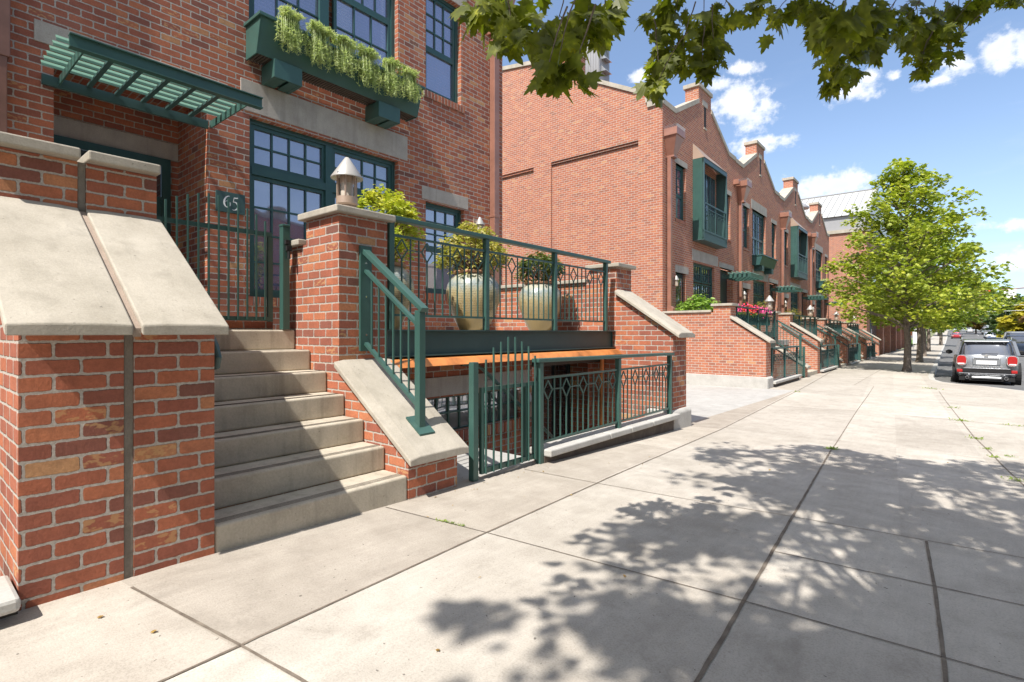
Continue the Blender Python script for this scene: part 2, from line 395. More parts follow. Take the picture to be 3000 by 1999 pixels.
def sheet(name, ys, fx0, fx1, nx, fz, mat):
    vs = []; fs = []
    for y in ys:
        a, b = fx0(y), fx1(y)
        for i in range(nx + 1):
            x = a + (b - a) * i / nx; vs.append((x, y, fz(x, y)))
    for j in range(len(ys) - 1):
        for i in range(nx):
            p = j * (nx + 1) + i; fs.append((p, p + 1, p + nx + 2, p + nx + 1))
    return struct(MB().add(vs, fs).build(name, mat))
def ysteps(a, b, extra=()):
    ys = [a]; y = a
    while y < b:
        y += .5 if y < 30 else (3 if y < 120 else 25)
        ys.append(min(y, b))
    return sorted(set(ys + [e for e in extra if a < e < b]))
ex = [p[0] for p in GP] + [p[0] for p in KERB] + [22.0, 22.1, 22.5]
sheet('sidewalk', ysteps(-30, 16.0, ex), lambda y: -3.3, lambda y: kx(y) - .16, 6, gh, M['side'])
sheet('sidewalk', ysteps(16.0, 420, ex), lambda y: -4.2, lambda y: kx(y) - .16, 6, gh, M['side'])
# landing behind the lower gate
struct(MB().add([(-4.4, 3.13, -.012), (-3.3, 3.13, -.012), (-3.3, 4.40, -.03), (-4.4, 4.40, -.03)], [(0, 1, 2, 3)]).build('landing', M['drive']))
sheet('driveway', ysteps(8.14, 16.0), lambda y: -26, lambda y: -3.3, 4, lambda x, y: gh(x, y) - .03 * min(1, (-3.3 - x) / 3), M['drive'])
sheet('road', ysteps(-30, 1150), lambda y: (1.0 if y < 18 else -1.2) if y < 60 else kx(y) - .5, lambda y: 13.0 if y < 60 else 13, 5, gr, M['asphalt'])
sheet('far_sidewalk', ysteps(-30, 420), lambda y: 13.0, lambda y: 17, 1, lambda x, y: g1(y) - .05, M['side'])
def gz(x, y):
    near = 1 if (abs(x) < 30 and y < 55) else 0
    return g1(max(-60, min(y, 1200))) - (2.2 if near else .6)
vs = []; fs = []
XS = [-900, -300, -100, -40, -28, -10, 0, 12, 16, 28, 40, 100, 300, 900]; YS = [-300, -60, -20, 10, 40, 54, 58, 80, 120, 178, 243, 390, 700, 1200]
for y in YS:
    for x in XS: vs.append((x, y, gz(x, y)))
for j in range(len(YS) - 1):
    for i in range(len(XS) - 1):
        p = j * len(XS) + i; fs.append((p, p + 1, p + len(XS) + 1, p + len(XS)))
struct(MB().add(vs, fs).build('ground', M['earth']))
# kerb: real step, pale concrete
mb = MB(); ky = ysteps(-30, 200, ex)
for a, b in zip(ky, ky[1:]):
    xa, xb = kx(a), kx(b); za, zb = gh(xa, a), gh(xb, b)
    vs = [(xa - .16, a, za), (xb - .16, b, zb), (xb, b, zb - .005), (xa, a, za - .005), (xa + .02, a, za - .2), (xb + .02, b, zb - .2)]
    mb.add(vs, [(0, 3, 2, 1), (3, 4, 5, 2)])
struct(mb.build('kerb', M['whitestone']))
# pavement joints as sealed strips
def strip(pts, w, mb):
    dense = []
    for (x0, y0), (x1, y1) in zip(pts, pts[1:]):
        L = sqrt((x1 - x0) ** 2 + (y1 - y0) ** 2); n = max(1, int(L / .07))
        for i in range(n): t = i / n; dense.append((x0 + (x1 - x0) * t, y0 + (y1 - y0) * t))
    dense.append(pts[-1]); vs = []
    for i, (x, y) in enumerate(dense):
        a = dense[max(0, i - 1)]; b = dense[min(len(dense) - 1, i + 1)]
        dx, dy = b[0] - a[0], b[1] - a[1]; L = sqrt(dx * dx + dy * dy) or 1; nx_, ny_ = -dy / L, dx / L
        w1 = w / 2 * random.uniform(.75, 1.15); w2 = w / 2 * random.uniform(.75, 1.15)
        for sgn, ww in ((1, w1), (-1, w2)):
            X, Y = x + sgn * nx_ * ww, y + sgn * ny_ * ww; vs.append((X, Y, gh(X, Y) + .004))
    mb.add(vs, [(2 * i, 2 * i + 1, 2 * i + 3, 2 * i + 2) for i in range(len(dense) - 1)])
mj = MB()
for pts, w in [([(-2.1, -3), (-2.2, .93), (-2.32, 2.52), (-2.40, 4.04), (-2.69, 7.98), (-2.90, 11.13), (-3.19, 15.4), (-3.35, 18)], .019),
               ([(-3.35, 18), (-3.56, 21.2), (-4.06, 28)], .03),
               ([(-.6, -2), (-.73, 1.95), (-.84, 3.47), (-.90, 4.32), (-1.17, 7.7)], .026), ([(-1.17, 7.7), (-1.45, 12.35), (-1.8, 19)], .016),
               ([(.06, 1), (-.03, 2.84), (-.07, 3.55), (-.13, 4.37)], .022), ([(.62, 5.5), (.53, 7.03), (.38, 8.91), (.24, 10.45), (-.01, 14.39), (-.29, 18.9)], .018),
               ([(-3.09, .79), (-2.2, .93), (-1.84, .98), (-.69, 1.1), (.0, 1.2), (1.5, 1.35)], .018), ([(-3.2, 2.38), (-2.32, 2.52), (-1.68, 2.6), (-.79, 2.72), (-.03, 2.79), (1.6, 2.95)], .010),
               ([(-3.16, 3.97), (-2.4, 4.04), (-1.67, 4.14), (-.90, 4.28), (-.13, 4.39), (.6, 4.48), (2.5, 4.7)], .011), ([(-.83, 3.49), (-.07, 3.58), (.6, 3.66)], .011),
               ([(-3.13, 8.1), (-2.7, 8.4), (-1.2, 8.5), (.4, 8.5)], .006), ([(-2.9, 11.9), (-1.45, 12.35), (.92, 12.27), (2.6, 12.2)], .012),
               ([(-3.2, 6.0), (-2.55, 6.08)], .006), ([(-3.1, 15.5), (-1.6, 15.7), (2.2, 15.6)], .012), ([(-4.1, 22.5), (-.4, 23.2)], .015), ([(-4.1, 26), (-.7, 26.5)], .015),
               ([(-4.1, 30), (-.7, 30.5)], .015), ([(-2.3, 19), (-2.4, 27), (-2.5, 45)], .015)]:
    strip(pts, w * .74, mj)
struct(mj.build('pavement_joints', M['joint']))

# ------------------------------------------------------------------ leaves
def rnd_unit():
    z = random.uniform(-1, 1); a = random.uniform(0, 2 * pi); r = sqrt(1 - z * z)
    return Vector((r * cos(a), r * sin(a), z))
MAPLE = [(0, 0), (.10, .10), (.30, .02), (.26, .16), (.48, .20), (.36, .30), (.50, .50), (.30, .44), (.24, .52), (.30, .72), (.14, .66), (.10, .86), (0, 1.0)]
def leaf_pts(kind):
    if kind == 'maple':
        h = MAPLE; return ([(x, y, -.25 * abs(x) ** 1.3 - .10 * y * y) for x, y in h], [(-x, y, -.25 * abs(x) ** 1.3 - .10 * y * y) for x, y in h[::-1]])
    if kind == 'far':
        h = [(0, 0), (.38, .12), (.30, .42), (.42, .62), (.14, .68), (0, 1)]
        return ([(x, y, -.2 * x) for x, y in h], [(-x, y, -.2 * x) for x, y in h[::-1]])
    if kind == 'oval':
        h = [(0, 0), (.17, .25), (.20, .5), (.10, .82), (0, 1)]
        return ([(x, y, .3 * x) for x, y in h], [(-x, y, .3 * x) for x, y in h[::-1]])
    h = [(0, 0), (.09, .3), (0, 1)]
    return ([(x, y, 0) for x, y in h], [(-x, y, 0) for x, y in h[::-1]])
LP = {k: leaf_pts(k) for k in ('maple', 'far', 'oval', 'needle')}
def add_leaf(mb, p, size, kind, tip, nrm):
    tip = Vector(tip).normalized(); nrm = Vector(nrm); nrm = nrm - tip * nrm.dot(tip)
    if nrm.length < .05: nrm = tip.orthogonal()
    nrm.normalize(); sd = tip.cross(nrm)
    for half in LP[kind]:
        vs = [(p[0] + (sd.x * a + tip.x * b + nrm.x * c) * size, p[1] + (sd.y * a + tip.y * b + nrm.y * c) * size, p[2] + (sd.z * a + tip.z * b + nrm.z * c) * size) for a, b, c in half]
        mb.add(vs, [tuple(range(len(vs)))])
def hang_leaf(mb, p, size, kind, droop=.6, flat=.9):
    a = random.uniform(0, 2 * pi); tip = Vector((cos(a), sin(a), -droop * random.uniform(.3, 1.7)))
    n = Vector((random.gauss(0, .45), random.gauss(0, .45), flat))
    add_leaf(mb, p, size * random.uniform(.7, 1.2), kind, tip, n)
def clump(mb, c, r, n, size, kind, droop=.6, shell=.35):
    c = Vector(c); r = Vector(r) if not isinstance(r, (int, float)) else Vector((r, r, r))
    for _ in range(n):
        d = rnd_unit(); q = random.uniform(shell, 1) ** .6
        p = (c.x + d.x * r.x * q, c.y + d.y * r.y * q, c.z + d.z * r.z * q)
        hang_leaf(mb, p, size, kind, droop)

def limb_path(a, b, sag=0, j=.08, n=5):
    a = Vector(a); b = Vector(b); out = []
    for i in range(n + 1):
        t = i / n; p = a.lerp(b, t); k = (b - a).length * j * sin(pi * t)
        out.append(p + Vector((random.gauss(0, k * .5), random.gauss(0, k * .5), -sag * sin(pi * t))))
    out[0] = a; out[-1] = b
    return out

def street_tree(x, y, H, R, zb, mat, leaf, nleaf, label, tr=.17, seed=1, cat='tree', group=None, asp=1.0, bark=None):
    random.seed(seed); z0 = gh(x, y) if y < 420 else g1(y)
    t = thing('maple_tree', label, cat, (x, y, z0), group)
    tk = MB(); top = z0 + H * .8
    path = [(x, y, z0 - .05), (x + .02, y, z0 + .25), (x + .04, y + .02, z0 + zb * .6), (x - .03, y, z0 + zb), (x + .05, y + .05, z0 + H * .55), (x, y, top)]
    tk.tube(path, [tr * 1.45, tr * 1.05, tr * .9, tr * .8, tr * .4, tr * .12], 12)
    cl = MB(); ncl = int(60 * (nleaf / 6000) ** .35)
    for i in range(ncl):
        u = (i + .5) / ncl; hz = zb + .15 + (H - zb) * (u ** .95)
        f = (hz - zb) / (H - zb)
        prof = min(1.0, .42 + 2.1 * f) if f < .28 else (1.0 * (1 - ((f - .28) / .78) ** 1.35))
        rr = R * max(.10, prof) * random.uniform(.55, 1.02) * (1 if i % 3 else .45)
        a = i * 2.399 + random.uniform(-.35, .35)
        p = Vector((x + rr * cos(a) * asp, y + rr * sin(a), z0 + hz - .10 * rr))
        st = Vector((x, y, z0 + max(zb * .85, hz - .45 * rr - .3)))
        tk.tube(limb_path(st, p, -.1), [tr * .28 * (1 - f * .6) + .012] + [tr * .2 * (1 - f * .6) + .008] * 4 + [.006], 5)
        cr = R * random.uniform(.22, .36) * (1 - .35 * f)
        k = int(nleaf / ncl * (cr / (R * .3)) ** 1.2)
        nb = 5
        for b in range(nb):
            d = rnd_unit(); q = p + Vector((d.x * cr * .65, d.y * cr * .65, d.z * cr * .48))
            clump(cl, q, (cr * .50, cr * .50, cr * .32), k // nb, leaf, 'far', .5, .1)
    tk.build('trunk', bark or M['bark'], t, smooth='auto'); cl.build('crown', mat, t)
    return t

# ------------------------------------------------------------------ building helpers
OPEN = [(1.127, 2.564)]
def wall_x(mb, x, y0, y1, z0, z1, holes, depth=.22, top=None):
    """wall in plane x facing +x, with rectangular holes (ya,yb,za,zb); reveals go back by depth"""
    ys = sorted(set([y0, y1] + [h[0] for h in holes] + [h[1] for h in holes])); zs = sorted(set([z0, z1] + [h[2] for h in holes] + [h[3] for h in holes]))
    for a, b in zip(ys, ys[1:]):
        for c, d in zip(zs, zs[1:]):
            cy, cz = (a + b) / 2, (c + d) / 2
            if any(h[0] < cy < h[1] and h[2] < cz < h[3] for h in holes): continue
            mb.add([(x, a, c), (x, b, c), (x, b, d), (x, a, d)], [(0, 1, 2, 3)])
    for a, b, c, d in holes:
        X = x - depth
        mb.add([(x, a, c), (X, a, c), (X, a, d), (x, a, d)], [(0, 1, 2, 3)]); mb.add([(x, b, c), (x, b, d), (X, b, d), (X, b, c)], [(0, 1, 2, 3)])
        mb.add([(x, a, c), (x, b, c), (X, b, c), (X, a, c)], [(0, 1, 2, 3)]); mb.add([(x, a, d), (X, a, d), (X, b, d), (x, b, d)], [(0, 1, 2, 3)])
        if (a, b) not in OPEN: mb.add([(X - .08, a, c), (X - .08, b, c), (X - .08, b, d), (X - .08, a, d)], [(0, 1, 2, 3)])

def sash(mb, pane, x, y0, y1, z0, z1, cols, rows, f=.05, m=.022, d=.05, vis=.0):
    """one glazed sash: frame around, muntin grid; pane quad"""
    mb.box(x - d, x, y0, y0 + f, z0, z1); mb.box(x - d, x, y1 - f, y1, z0, z1)
    mb.box(x - d, x, y0 + f, y1 - f, z0, z0 + f); mb.box(x - d, x, y0 + f, y1 - f, z1 - f, z1)
    iy0, iy1, iz0, iz1 = y0 + f, y1 - f, z0 + f, z1 - f
    for i in range(1, cols):
        yy = iy0 + (iy1 - iy0) * i / cols; mb.box(x - d * .75, x - .012, yy - m / 2, yy + m / 2, iz0, iz1)
    for j in range(1, rows):
        zz = iz0 + (iz1 - iz0) * j / rows
        for i in range(cols):
            ya = iy0 + (iy1 - iy0) * i / cols + (m / 2 if i else 0); yb = iy0 + (iy1 - iy0) * (i + 1) / cols - (m / 2 if i < cols - 1 else 0)
            mb.box(x - d * .75, x - .014, ya, yb, zz - m / 2, zz + m / 2)
    pane.add([(x - .034, iy0 - .004, iz0 - .004), (x - .034, iy1 + .004, iz0 - .004), (x - .034, iy1 + .004, iz1 + .004), (x - .034, iy0 - .004, iz1 + .004)], [(0, 1, 2, 3)])

def window(parent, x, y0, y1, z0, z1, spec, out=.05, frame=None, glass=None, label=None):
    """spec: list of (ya,yb,za,zb,cols,rows) fractions of the inner opening"""
    fr = MB(); pn = MB(); o = out; F = .055
    fr.box(x - .07, x, y0, y0 + o, z0, z1); fr.box(x - .07, x, y1 - o, y1, z0, z1)
    fr.box(x - .07, x, y0 + o, y1 - o, z0, z0 + o); fr.box(x - .07, x, y0 + o, y1 - o, z1 - o, z1)
    a0, a1, b0, b1 = y0 + o, y1 - o, z0 + o, z1 - o
    for (ya, yb, za, zb, c, r) in spec:
        Y0 = a0 + (a1 - a0) * ya; Y1 = a0 + (a1 - a0) * yb; Z0 = b0 + (b1 - b0) * za; Z1 = b0 + (b1 - b0) * zb
        sash(fr, pn, x - .02, Y0, Y1, Z0, Z1, c, r)
    w = fr.build('window', frame or M['greenwin'], parent)
    pn.build('pane', glass or M['glass'], w)
    if label: w['label'] = label
    return w, fr

def slope_coping(name, parent, x0, z0, x1, z1, y0, y1, th=.055, mat=None, crown=.02):
    """sloping slab from low front (x0,z0) to high back (x1,z1): bottom line; peaked a little in the middle"""
    ym = (y0 + y1) / 2; vs = []
    e = .10
    for (x, z) in ((x0, z0), (x1, z1)):
        vs += [(x, y0, z), (x, y1, z), (x, y1, z + th), (x, y1 - e, z + th + crown), (x, y0 + e, z + th + crown), (x, y0, z + th)]
    n = 6; fs = [tuple(range(n))[::-1], tuple(range(n, 2 * n))] + [(i, (i + 1) % n, (i + 1) % n + n, i + n) for i in range(n)]
    return MB().add(vs, fs).build(name, mat or M['coping'], parent, bevel=.008)

def baluster_run(parent, x, ya, yb, zb, zt, n, diam, dh=.10, r=.013, mat=None, single=None, front=0):
    """vertical bars between bottom and top bars, diamonds on the listed bars"""
    mat = mat or M['green']; sp = (yb - ya) / (n + 1); zc = zt - .02 - dh
    tgt = MB() if single else None
    def emit(nm, m):
        if single: tgt.add(m.v, m.f)
        else: m.build(nm, mat, parent)
    for i in range(1, n + 1):
        y = ya + sp * i
        if i in diam:
            dm = MB(); w = sp * .66
            P = [(x, y, zc + dh), (x, y + w, zc), (x, y, zc - dh), (x, y - w, zc)]
            for a, b in zip(P, P[1:] + P[:1]): dm.bar(a, b, r * .9, up=(1, 0, 0))
            emit('diamond', dm)
            emit('baluster', MB().bar((x, y, zb), (x, y, zc - dh), r))
        else:
            emit('baluster', MB().bar((x, y, zb), (x, y, zt - .008), r))
    lk = MB(); dl = sorted(diam)
    for a, b in zip(dl, dl[1:]):
        lk.bar((x + .001, ya + sp * a + sp * .66, zc), (x + .001, ya + sp * b - sp * .66, zc), r * .8)
    emit('link_bar', lk)
    if single: tgt.build(single, mat, parent)

def cap(name, parent, x0, x1, y0, y1, z0, z1, mat=None, bevel=.01):
    return MB().box(x0, x1, y0, y1, z0, z1).build(name, mat or M['coping'], parent, bevel=bevel)

def conductor(parent, x, y, ztop, zneck, w=.62, dpt=.42):
    """flared copper rain head on the wall plane x"""
    mb = MB()
    mb.box(x + .01, x + dpt, y - w / 2, y + w / 2, ztop - .23, ztop)
    a = [(x + .01, y - w / 2 + .03, ztop - .23), (x + dpt - .03, y - w / 2 + .03, ztop - .23), (x + dpt - .03, y + w / 2 - .03, ztop - .23), (x + .01, y + w / 2 - .03, ztop - .23)]
    b = [(x + .01, y - .11, zneck + .06), (x + .24, y - .11, zneck + .06), (x + .24, y + .11, zneck + .06), (x + .01, y + .11, zneck + .06)]
    mb.add(a + b, [(0, 4, 5, 1), (1, 5, 6, 2), (2, 6, 7, 3), (3, 7, 4, 0)])
    mb.box(x + .01, x + .27, y - .14, y + .14, zneck, zneck + .06)
    h = mb.build('rain_head', M['pipe'], parent, bevel=.006)
    sp = MB()
    k = 18
    for i in range(k):
        yy = y - w / 2 + w * (i + .5) / k; sp.bar((x + dpt - .02, yy, ztop), (x + dpt + .01, yy, ztop + .09), .006)
    for i in range(12):
        xx = x + dpt * (i + .5) / 12; sp.bar((xx, y - w / 2 + .02, ztop), (xx, y - w / 2, ztop + .09), .006)
    sp.build('bird_spikes', M['steel'], h)
    return h

def wall_lamp(label, x, y, z, group='wall lanterns beside the doors'):
    t = thing('wall_lantern', label, 'wall lamp', (x, y, z), group)
    MB().box(x - .0, x + .02, y - .05, y + .05, z - .15, z + .1).build('back_plate', M['lampm'], t)
    MB().bar((x + .02, y, z + .05), (x + .12, y, z + .05), .02).build('bracket', M['lampm'], t)
    MB().lathe((x + .13, y, z), [(.001, .12), (.02, .115), (.088, -.02), (.088, -.03), (.075, -.03), (.001, .05)][::-1], 20).build('shade', M['lampc'], t, smooth='auto')
    b = MB().lathe((x + .13, y, z), [(.05, -.20), (.05, -.03)], 14).build('glass', M['lampg'], t, smooth='auto')
    c = MB()
    for k in range(6): c.bar((x + .13 + .056 * cos(k * pi / 3), y + .056 * sin(k * pi / 3), z - .21), (x + .13 + .056 * cos(k * pi / 3), y + .056 * sin(k * pi / 3), z - .02), .01)
    c.lathe((x + .13, y, z), [(.06, -.23), (.06, -.20)], 14)
    c.build('cage', M['lampm'], t)
    return t

def pier_lantern(label, x, y, z, k=1.0):
    t = thing('pier_lantern', label, 'lamp', (x, y, z), 'lanterns standing on the brick piers')
    L = lambda pr: [(r * k, h * k) for r, h in pr]
    MB().lathe((x, y, z), L([(.062, 0), (.062, .05), (.085, .055), (.09, .075), (.075, .08)]), 28).build('base', M['lampm'], t, smooth='auto')
    MB().lathe((x, y, z), L([(.085, .082), (.10, .10), (.10, .165), (.088, .168), (.088, .10)]), 32).build('collar', M['lampm'], t, smooth='auto')
    MB().lathe((x, y, z), L([(.060, .105), (.060, .37), (.05, .385)]), 28).build('glass', M['lampg'], t, smooth='auto')
    MB().lathe((x, y, z), L([(.064, .30), (.066, .36), (.064, .365)]), 28).build('reflector_band', M['lampm'], t, smooth='auto')
    for i in range(6):
        a = i * pi / 3 + .35
        MB().bar((x + .093 * k * cos(a), y + .093 * k * sin(a), z + .16 * k), (x + .093 * k * cos(a), y + .093 * k * sin(a), z + .40 * k), .014 * k).build('cage_bar', M['lampm'], t)
    s = MB().lathe((x, y, z), L([(.001, .395), (.142, .345), (.150, .348), (.150, .356), (.022, .545), (.012, .553), (.001, .555)]), 40).build('cone_shade', M['lampc'], t, smooth='auto')
    for i in range(3):
        a = i * 2 * pi / 3 + .9
        MB().lathe((x + .138 * k * cos(a), y + .138 * k * sin(a), z + .368 * k), [(.007, 0), (.007, .012)], 8).build('rivet', M['chrome'], s)
    return t

# ================================================================== THE NEAR TOWNHOUSE
HX = -7.0
h1 = thing('townhouse', 'near red brick townhouse with green windows, long window box and slatted door canopy', 'house', (-9, 4.3, 0), 'brick townhouses along the street')
holes = [(1.127, 2.564, 1.32, 4.19), (3.07, 5.46, 1.76, 4.11), (6.05, 6.99, 1.98, 3.58), (3.06, 5.46, 5.35, 7.8), (6.05, 6.91, 5.49, 7.33)]
mb = MB(); wall_x(mb, HX, .55, 8.08, -1.3, 9.4, holes, .16)
mb.add([(HX, 8.08, -1.3), (-20, 8.08, -1.3), (-20, 8.08, 9.4), (HX, 8.08, 9.4)], [(0, 1, 2, 3)])
mb.add([(HX, .55, 9.4), (HX, 8.08, 9.4), (-20, 8.08, 9.4), (-20, .55, 9.4)], [(0, 1, 2, 3)])
# recess walls (1 m deep porch)
mb.add([(-7.16, 2.564, 1.32), (-8.0, 2.564, 1.32), (-8.0, 2.564, 4.19), (-7.16, 2.564, 4.19)], [(0, 1, 2, 3)])
mb.add([(-7.16, 1.127, 1.32), (-8.0, 1.127, 1.32), (-8.0, 1.127, 4.19), (-7.16, 1.127, 4.19)], [(0, 3, 2, 1)])
mb.add([(-7.99, 1.127, 3.57), (-7.99, 2.564, 3.57), (-7.99, 2.564, 4.19), (-7.99, 1.127, 4.19)], [(0, 1, 2, 3)])
mb.add([(-7.16, 1.127, 4.188), (-8.0, 1.127, 4.188), (-8.0, 2.564, 4.188), (-7.16, 2.564, 4.188)], [(0, 1, 2, 3)])
mb.add([(-7.99, 2.46, 1.32), (-7.99, 2.564, 1.32), (-7.99, 2.564, 3.57), (-7.99, 2.46, 3.57)], [(0, 1, 2, 3)])
wall1 = mb.build('brick_wall', M['brick'], h1)
# remove the blank backing of the recess: fill behind with door
dr = MB(); dr.box(-7.97, -7.93, 1.127, 1.22, 1.32, 3.57); dr.box(-7.97, -7.93, 2.36, 2.46, 1.32, 3.57); dr.box(-7.97, -7.93, 1.22, 2.36, 3.47, 3.57); dr.box(-7.97, -7.935, 1.62, 1.69, 1.32, 3.47); dr.box(-7.97, -7.935, 1.22, 1.62, 3.0, 3.06)
dr.box(-7.965, -7.945, 1.69, 2.36, 1.33, 3.0); dr.box(-7.97, -7.935, 1.69, 2.36, 3.0, 3.06)
d = dr.build('front_door', M['greenwin'], h1); d['label'] = 'dark green front door deep in the porch recess'
MB().box(-7.975, -7.972, 1.22, 2.36, 1.32, 3.47).build('door_glass', M['glassd'], d)
MB().box(-8.02, -7.965, 1.20, 2.56, 3.58, 3.80).build('porch_lintel', M['lintel'], h1)
def lint(y0, y1, z0, z1, par=h1, x=HX, d=.03):
    return MB().box(x - .15, x + d - .02, y0, y1, z0, z1).build('lintel', M['lintel'], par, bevel=.006)
lint(.976, 2.80, 4.195, 4.41); lint(2.956, 5.651, 4.16, 4.56); lint(5.964, 7.09, 3.60, 3.828); lint(5.90, 7.05, 7.34, 7.60); lint(2.9, 5.6, 7.81, 8.2)
mold = MB(); mold.box(HX - .12, HX - .03, 3.07, 5.46, 4.113, 4.158); mold.build('drip_moulding', M['lintel'], h1)
X1 = HX - .09
window(h1, X1, 3.07, 5.46, 1.76, 4.11, [(0, .475, .75, 1, 4, 2), (.525, 1, .75, 1, 4, 2), (0, .475, 0, .70, 4, 4), (.525, 1, 0, .70, 4, 4)], out=.06, glass=M['glass'])
mu = MB(); mu.box(X1 - .06, X1 + .012, 4.20, 4.31, 1.82, 4.05); mu.box(X1 - .06, X1 + .010, 3.13, 4.20, 3.383, 3.490); mu.box(X1 - .06, X1 + .010, 4.31, 5.40, 3.383, 3.490)
mu.build('window_mullion', M['greenwin'], h1)
window(h1, X1, 6.05, 6.99, 1.98, 3.58, [(0, 1, .5, 1, 3, 3), (0, 1, 0, .5, 1, 1)], out=.05, glass=M['glass'])
window(h1, X1, 3.06, 5.46, 5.35, 7.8, [(0, .46, .42, 1, 4, 3), (.54, 1, .42, 1, 4, 3), (0, .46, 0, .42, 3, 2), (.54, 1, 0, .42, 3, 2)], out=.07, glass=M['glassb'])
mu = MB(); mu.box(X1 - .06, X1 + .012, 4.11, 4.25, 5.42, 7.73); mu.build('window_mullion', M['greenwin'], h1)
window(h1, X1, 6.05, 6.91, 5.49, 7.33, [(0, 1, .44, 1, 3, 3), (0, 1, 0, .44, 1, 1)], out=.06, glass=M['glassb'])
def sill(y0, y1, z, par=h1, x=HX, hgt=.115):
    s = MB(); n = max(2, round((y1 - y0) / .0779)); w = (y1 - y0) / n
    for i in range(n): s.box(x - .11, x + .028 + random.uniform(-.003, .003), y0 + w * i + .004, y0 + w * (i + 1) - .004, z - hgt, z)
    s.build('brick_sill', M['rowlock'], par)
    MB().box(x - .10, x + .018, y0 + .003, y1 - .003, z - hgt + .006, z - .006).build('sill_mortar', M['mortar'], par)
sill(3.03, 5.50, 1.758); sill(6.0, 7.04, 1.978); sill(5.99, 6.98, 5.488)
# rain pipe at the right corner
pp = MB(); pp.box(-6.99, -6.86, 7.685, 7.83, .9, 7.12); pp.box(-6.995, -6.85, 7.675, 7.84, 3.55, 3.60); p1 = pp.build('downpipe', M['pipe'], h1, bevel=.006)
conductor(h1, HX, 7.76, 8.25, 7.12, .72, .44)
# pipe of the left boundary
# window box (fixed planter) with brackets
wb = MB()
y0, y1 = 3.02, 5.62
prof = [(HX + .01, 4.93), (HX + .30, 4.93), (HX + .42, 5.27), (HX + .42, 5.285), (HX + .01, 5.285)]
wb.prism([(HX + .30, 4.80), (HX + .42, 5.22), (HX + .40, 5.22), (HX + .28, 4.81)], 'y', y0 + .02, y1 - .02)
wb.prism([(HX + .005, 4.80), (HX + .30, 4.80), (HX + .42, 5.22), (HX + .005, 5.22)], 'y', y0, y0 + .02)
wb.prism([(HX + .005, 4.80), (HX + .30, 4.80), (HX + .42, 5.22), (HX + .005, 5.22)], 'y', y1 - .02, y1)
wb.box(HX + .40, HX + .46, y0 - .03, y1 + .03, 5.221, 5.262); wb.box(HX + .005, HX + .40, y0 - .03, y0 + .03, 5.221, 5.262); wb.box(HX + .005, HX + .40, y1 - .03, y1 + .03, 5.221, 5.262)
wbo = wb.build('window_box', M['green'], h1, bevel=.004)
sl = MB(); n = 62
for i in range(n): yy = y0 + .05 + (y1 - y0 - .1) * i / (n - 1); sl.box(HX + .02, HX + .28, yy - .012, yy + .012, 4.81, 4.83)
sl.box(HX + .02, HX + .28, y0 + .03, y1 - .03, 4.845, 4.85)
sl.build('slatted_base', M['darkconc'], wbo)
for (a, b) in ((3.22, 3.60), (4.82, 5.22)):
    br = MB(); br.box(HX + .005, HX + .34, a, a + .05, 4.56, 4.795); br.box(HX + .005, HX + .34, b - .05, b, 4.56, 4.795); br.box(HX + .34, HX + .36, a, b, 4.56, 4.795)
    br.box(HX + .01, HX + .33, a + .05, (a + b) / 2 - .02, 4.562, 4.58); br.box(HX + .01, HX + .33, (a + b) / 2 + .02, b - .05, 4.562, 4.58)
    br.box(HX + .01, HX + .335, a + .05, b - .05, 4.60, 4.61)
    br.build('bracket', M['green'], wbo, bevel=.008)
# slatted canopy over the door
cn = MB(); cn.box(-5.955, -5.935, 1.06, 2.74, 3.805, 3.905); cn.box(-5.985, -5.905, 1.06, 2.74, 3.905, 3.915); cn.box(-5.985, -5.905, 1.06, 2.74, 3.795, 3.805)
can = cn.build('door_canopy', M['green'], h1)
MB().box(-6.99, -6.96, 1.03, 2.56, 3.775, 3.875).build('ledger_beam', M['beam'], can)
for i in range(7):
    yy = 1.165 + (2.60 - 1.165) * i / 6; xe = -7.95 if i in (6,) else -6.955
    (MB().box(xe, -5.96, yy - .007, yy + .007, 3.80, 3.885) if i in (0, 6) else MB().box(xe, -5.96, yy - .022, yy + .022, 3.862, 3.884)).build('rafter', M['green'] if i in (0, 6) else M['beam'], can)
for i in range(6):
    xx = -6.10 - .135 * i
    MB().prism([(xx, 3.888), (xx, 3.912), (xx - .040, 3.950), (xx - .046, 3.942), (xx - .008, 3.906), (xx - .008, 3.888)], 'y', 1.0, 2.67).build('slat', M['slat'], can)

# house number sign
t = thing('house_number_sign', 'dark green plaque with white number 65 on the brick beside the recess', 'sign', (HX, 2.83, 2.93))
MB().box(HX + .004, HX + .024, 2.655, 3.005, 2.80, 3.055).build('plaque', M['beam'], t, bevel=.003)
def ribbon(mb, pts, x):
    """flat lettering stroke: (y, z, width) points smoothed; lies in plane x"""
    P = []
    for k in range(len(pts) - 1):
        p0 = pts[max(0, k - 1)]; p1 = pts[k]; p2 = pts[k + 1]; p3 = pts[min(len(pts) - 1, k + 2)]
        for q in range(6):
            t = q / 6; P.append(tuple(.5 * ((2 * b) + (-a + c) * t + (2 * a - 5 * b + 4 * c - d) * t * t + (-a + 3 * b - 3 * c + d) * t ** 3) for a, b, c, d in zip(p0, p1, p2, p3)))
    P.append(pts[-1]); vs = []
    for i, (y, z, w) in enumerate(P):
        a = P[max(0, i - 1)]; b = P[min(len(P) - 1, i + 1)]; dy, dz = b[0] - a[0], b[1] - a[1]; L = sqrt(dy * dy + dz * dz) or 1
        vs += [(x, y - dz / L * w / 2, z + dy / L * w / 2), (x, y + dz / L * w / 2, z - dy / L * w / 2)]
    mb.add(vs, [(2 * i, 2 * i + 1, 2 * i + 3, 2 * i + 2) for i in range(len(P) - 1)])
nm = MB(); NX = HX + .0265
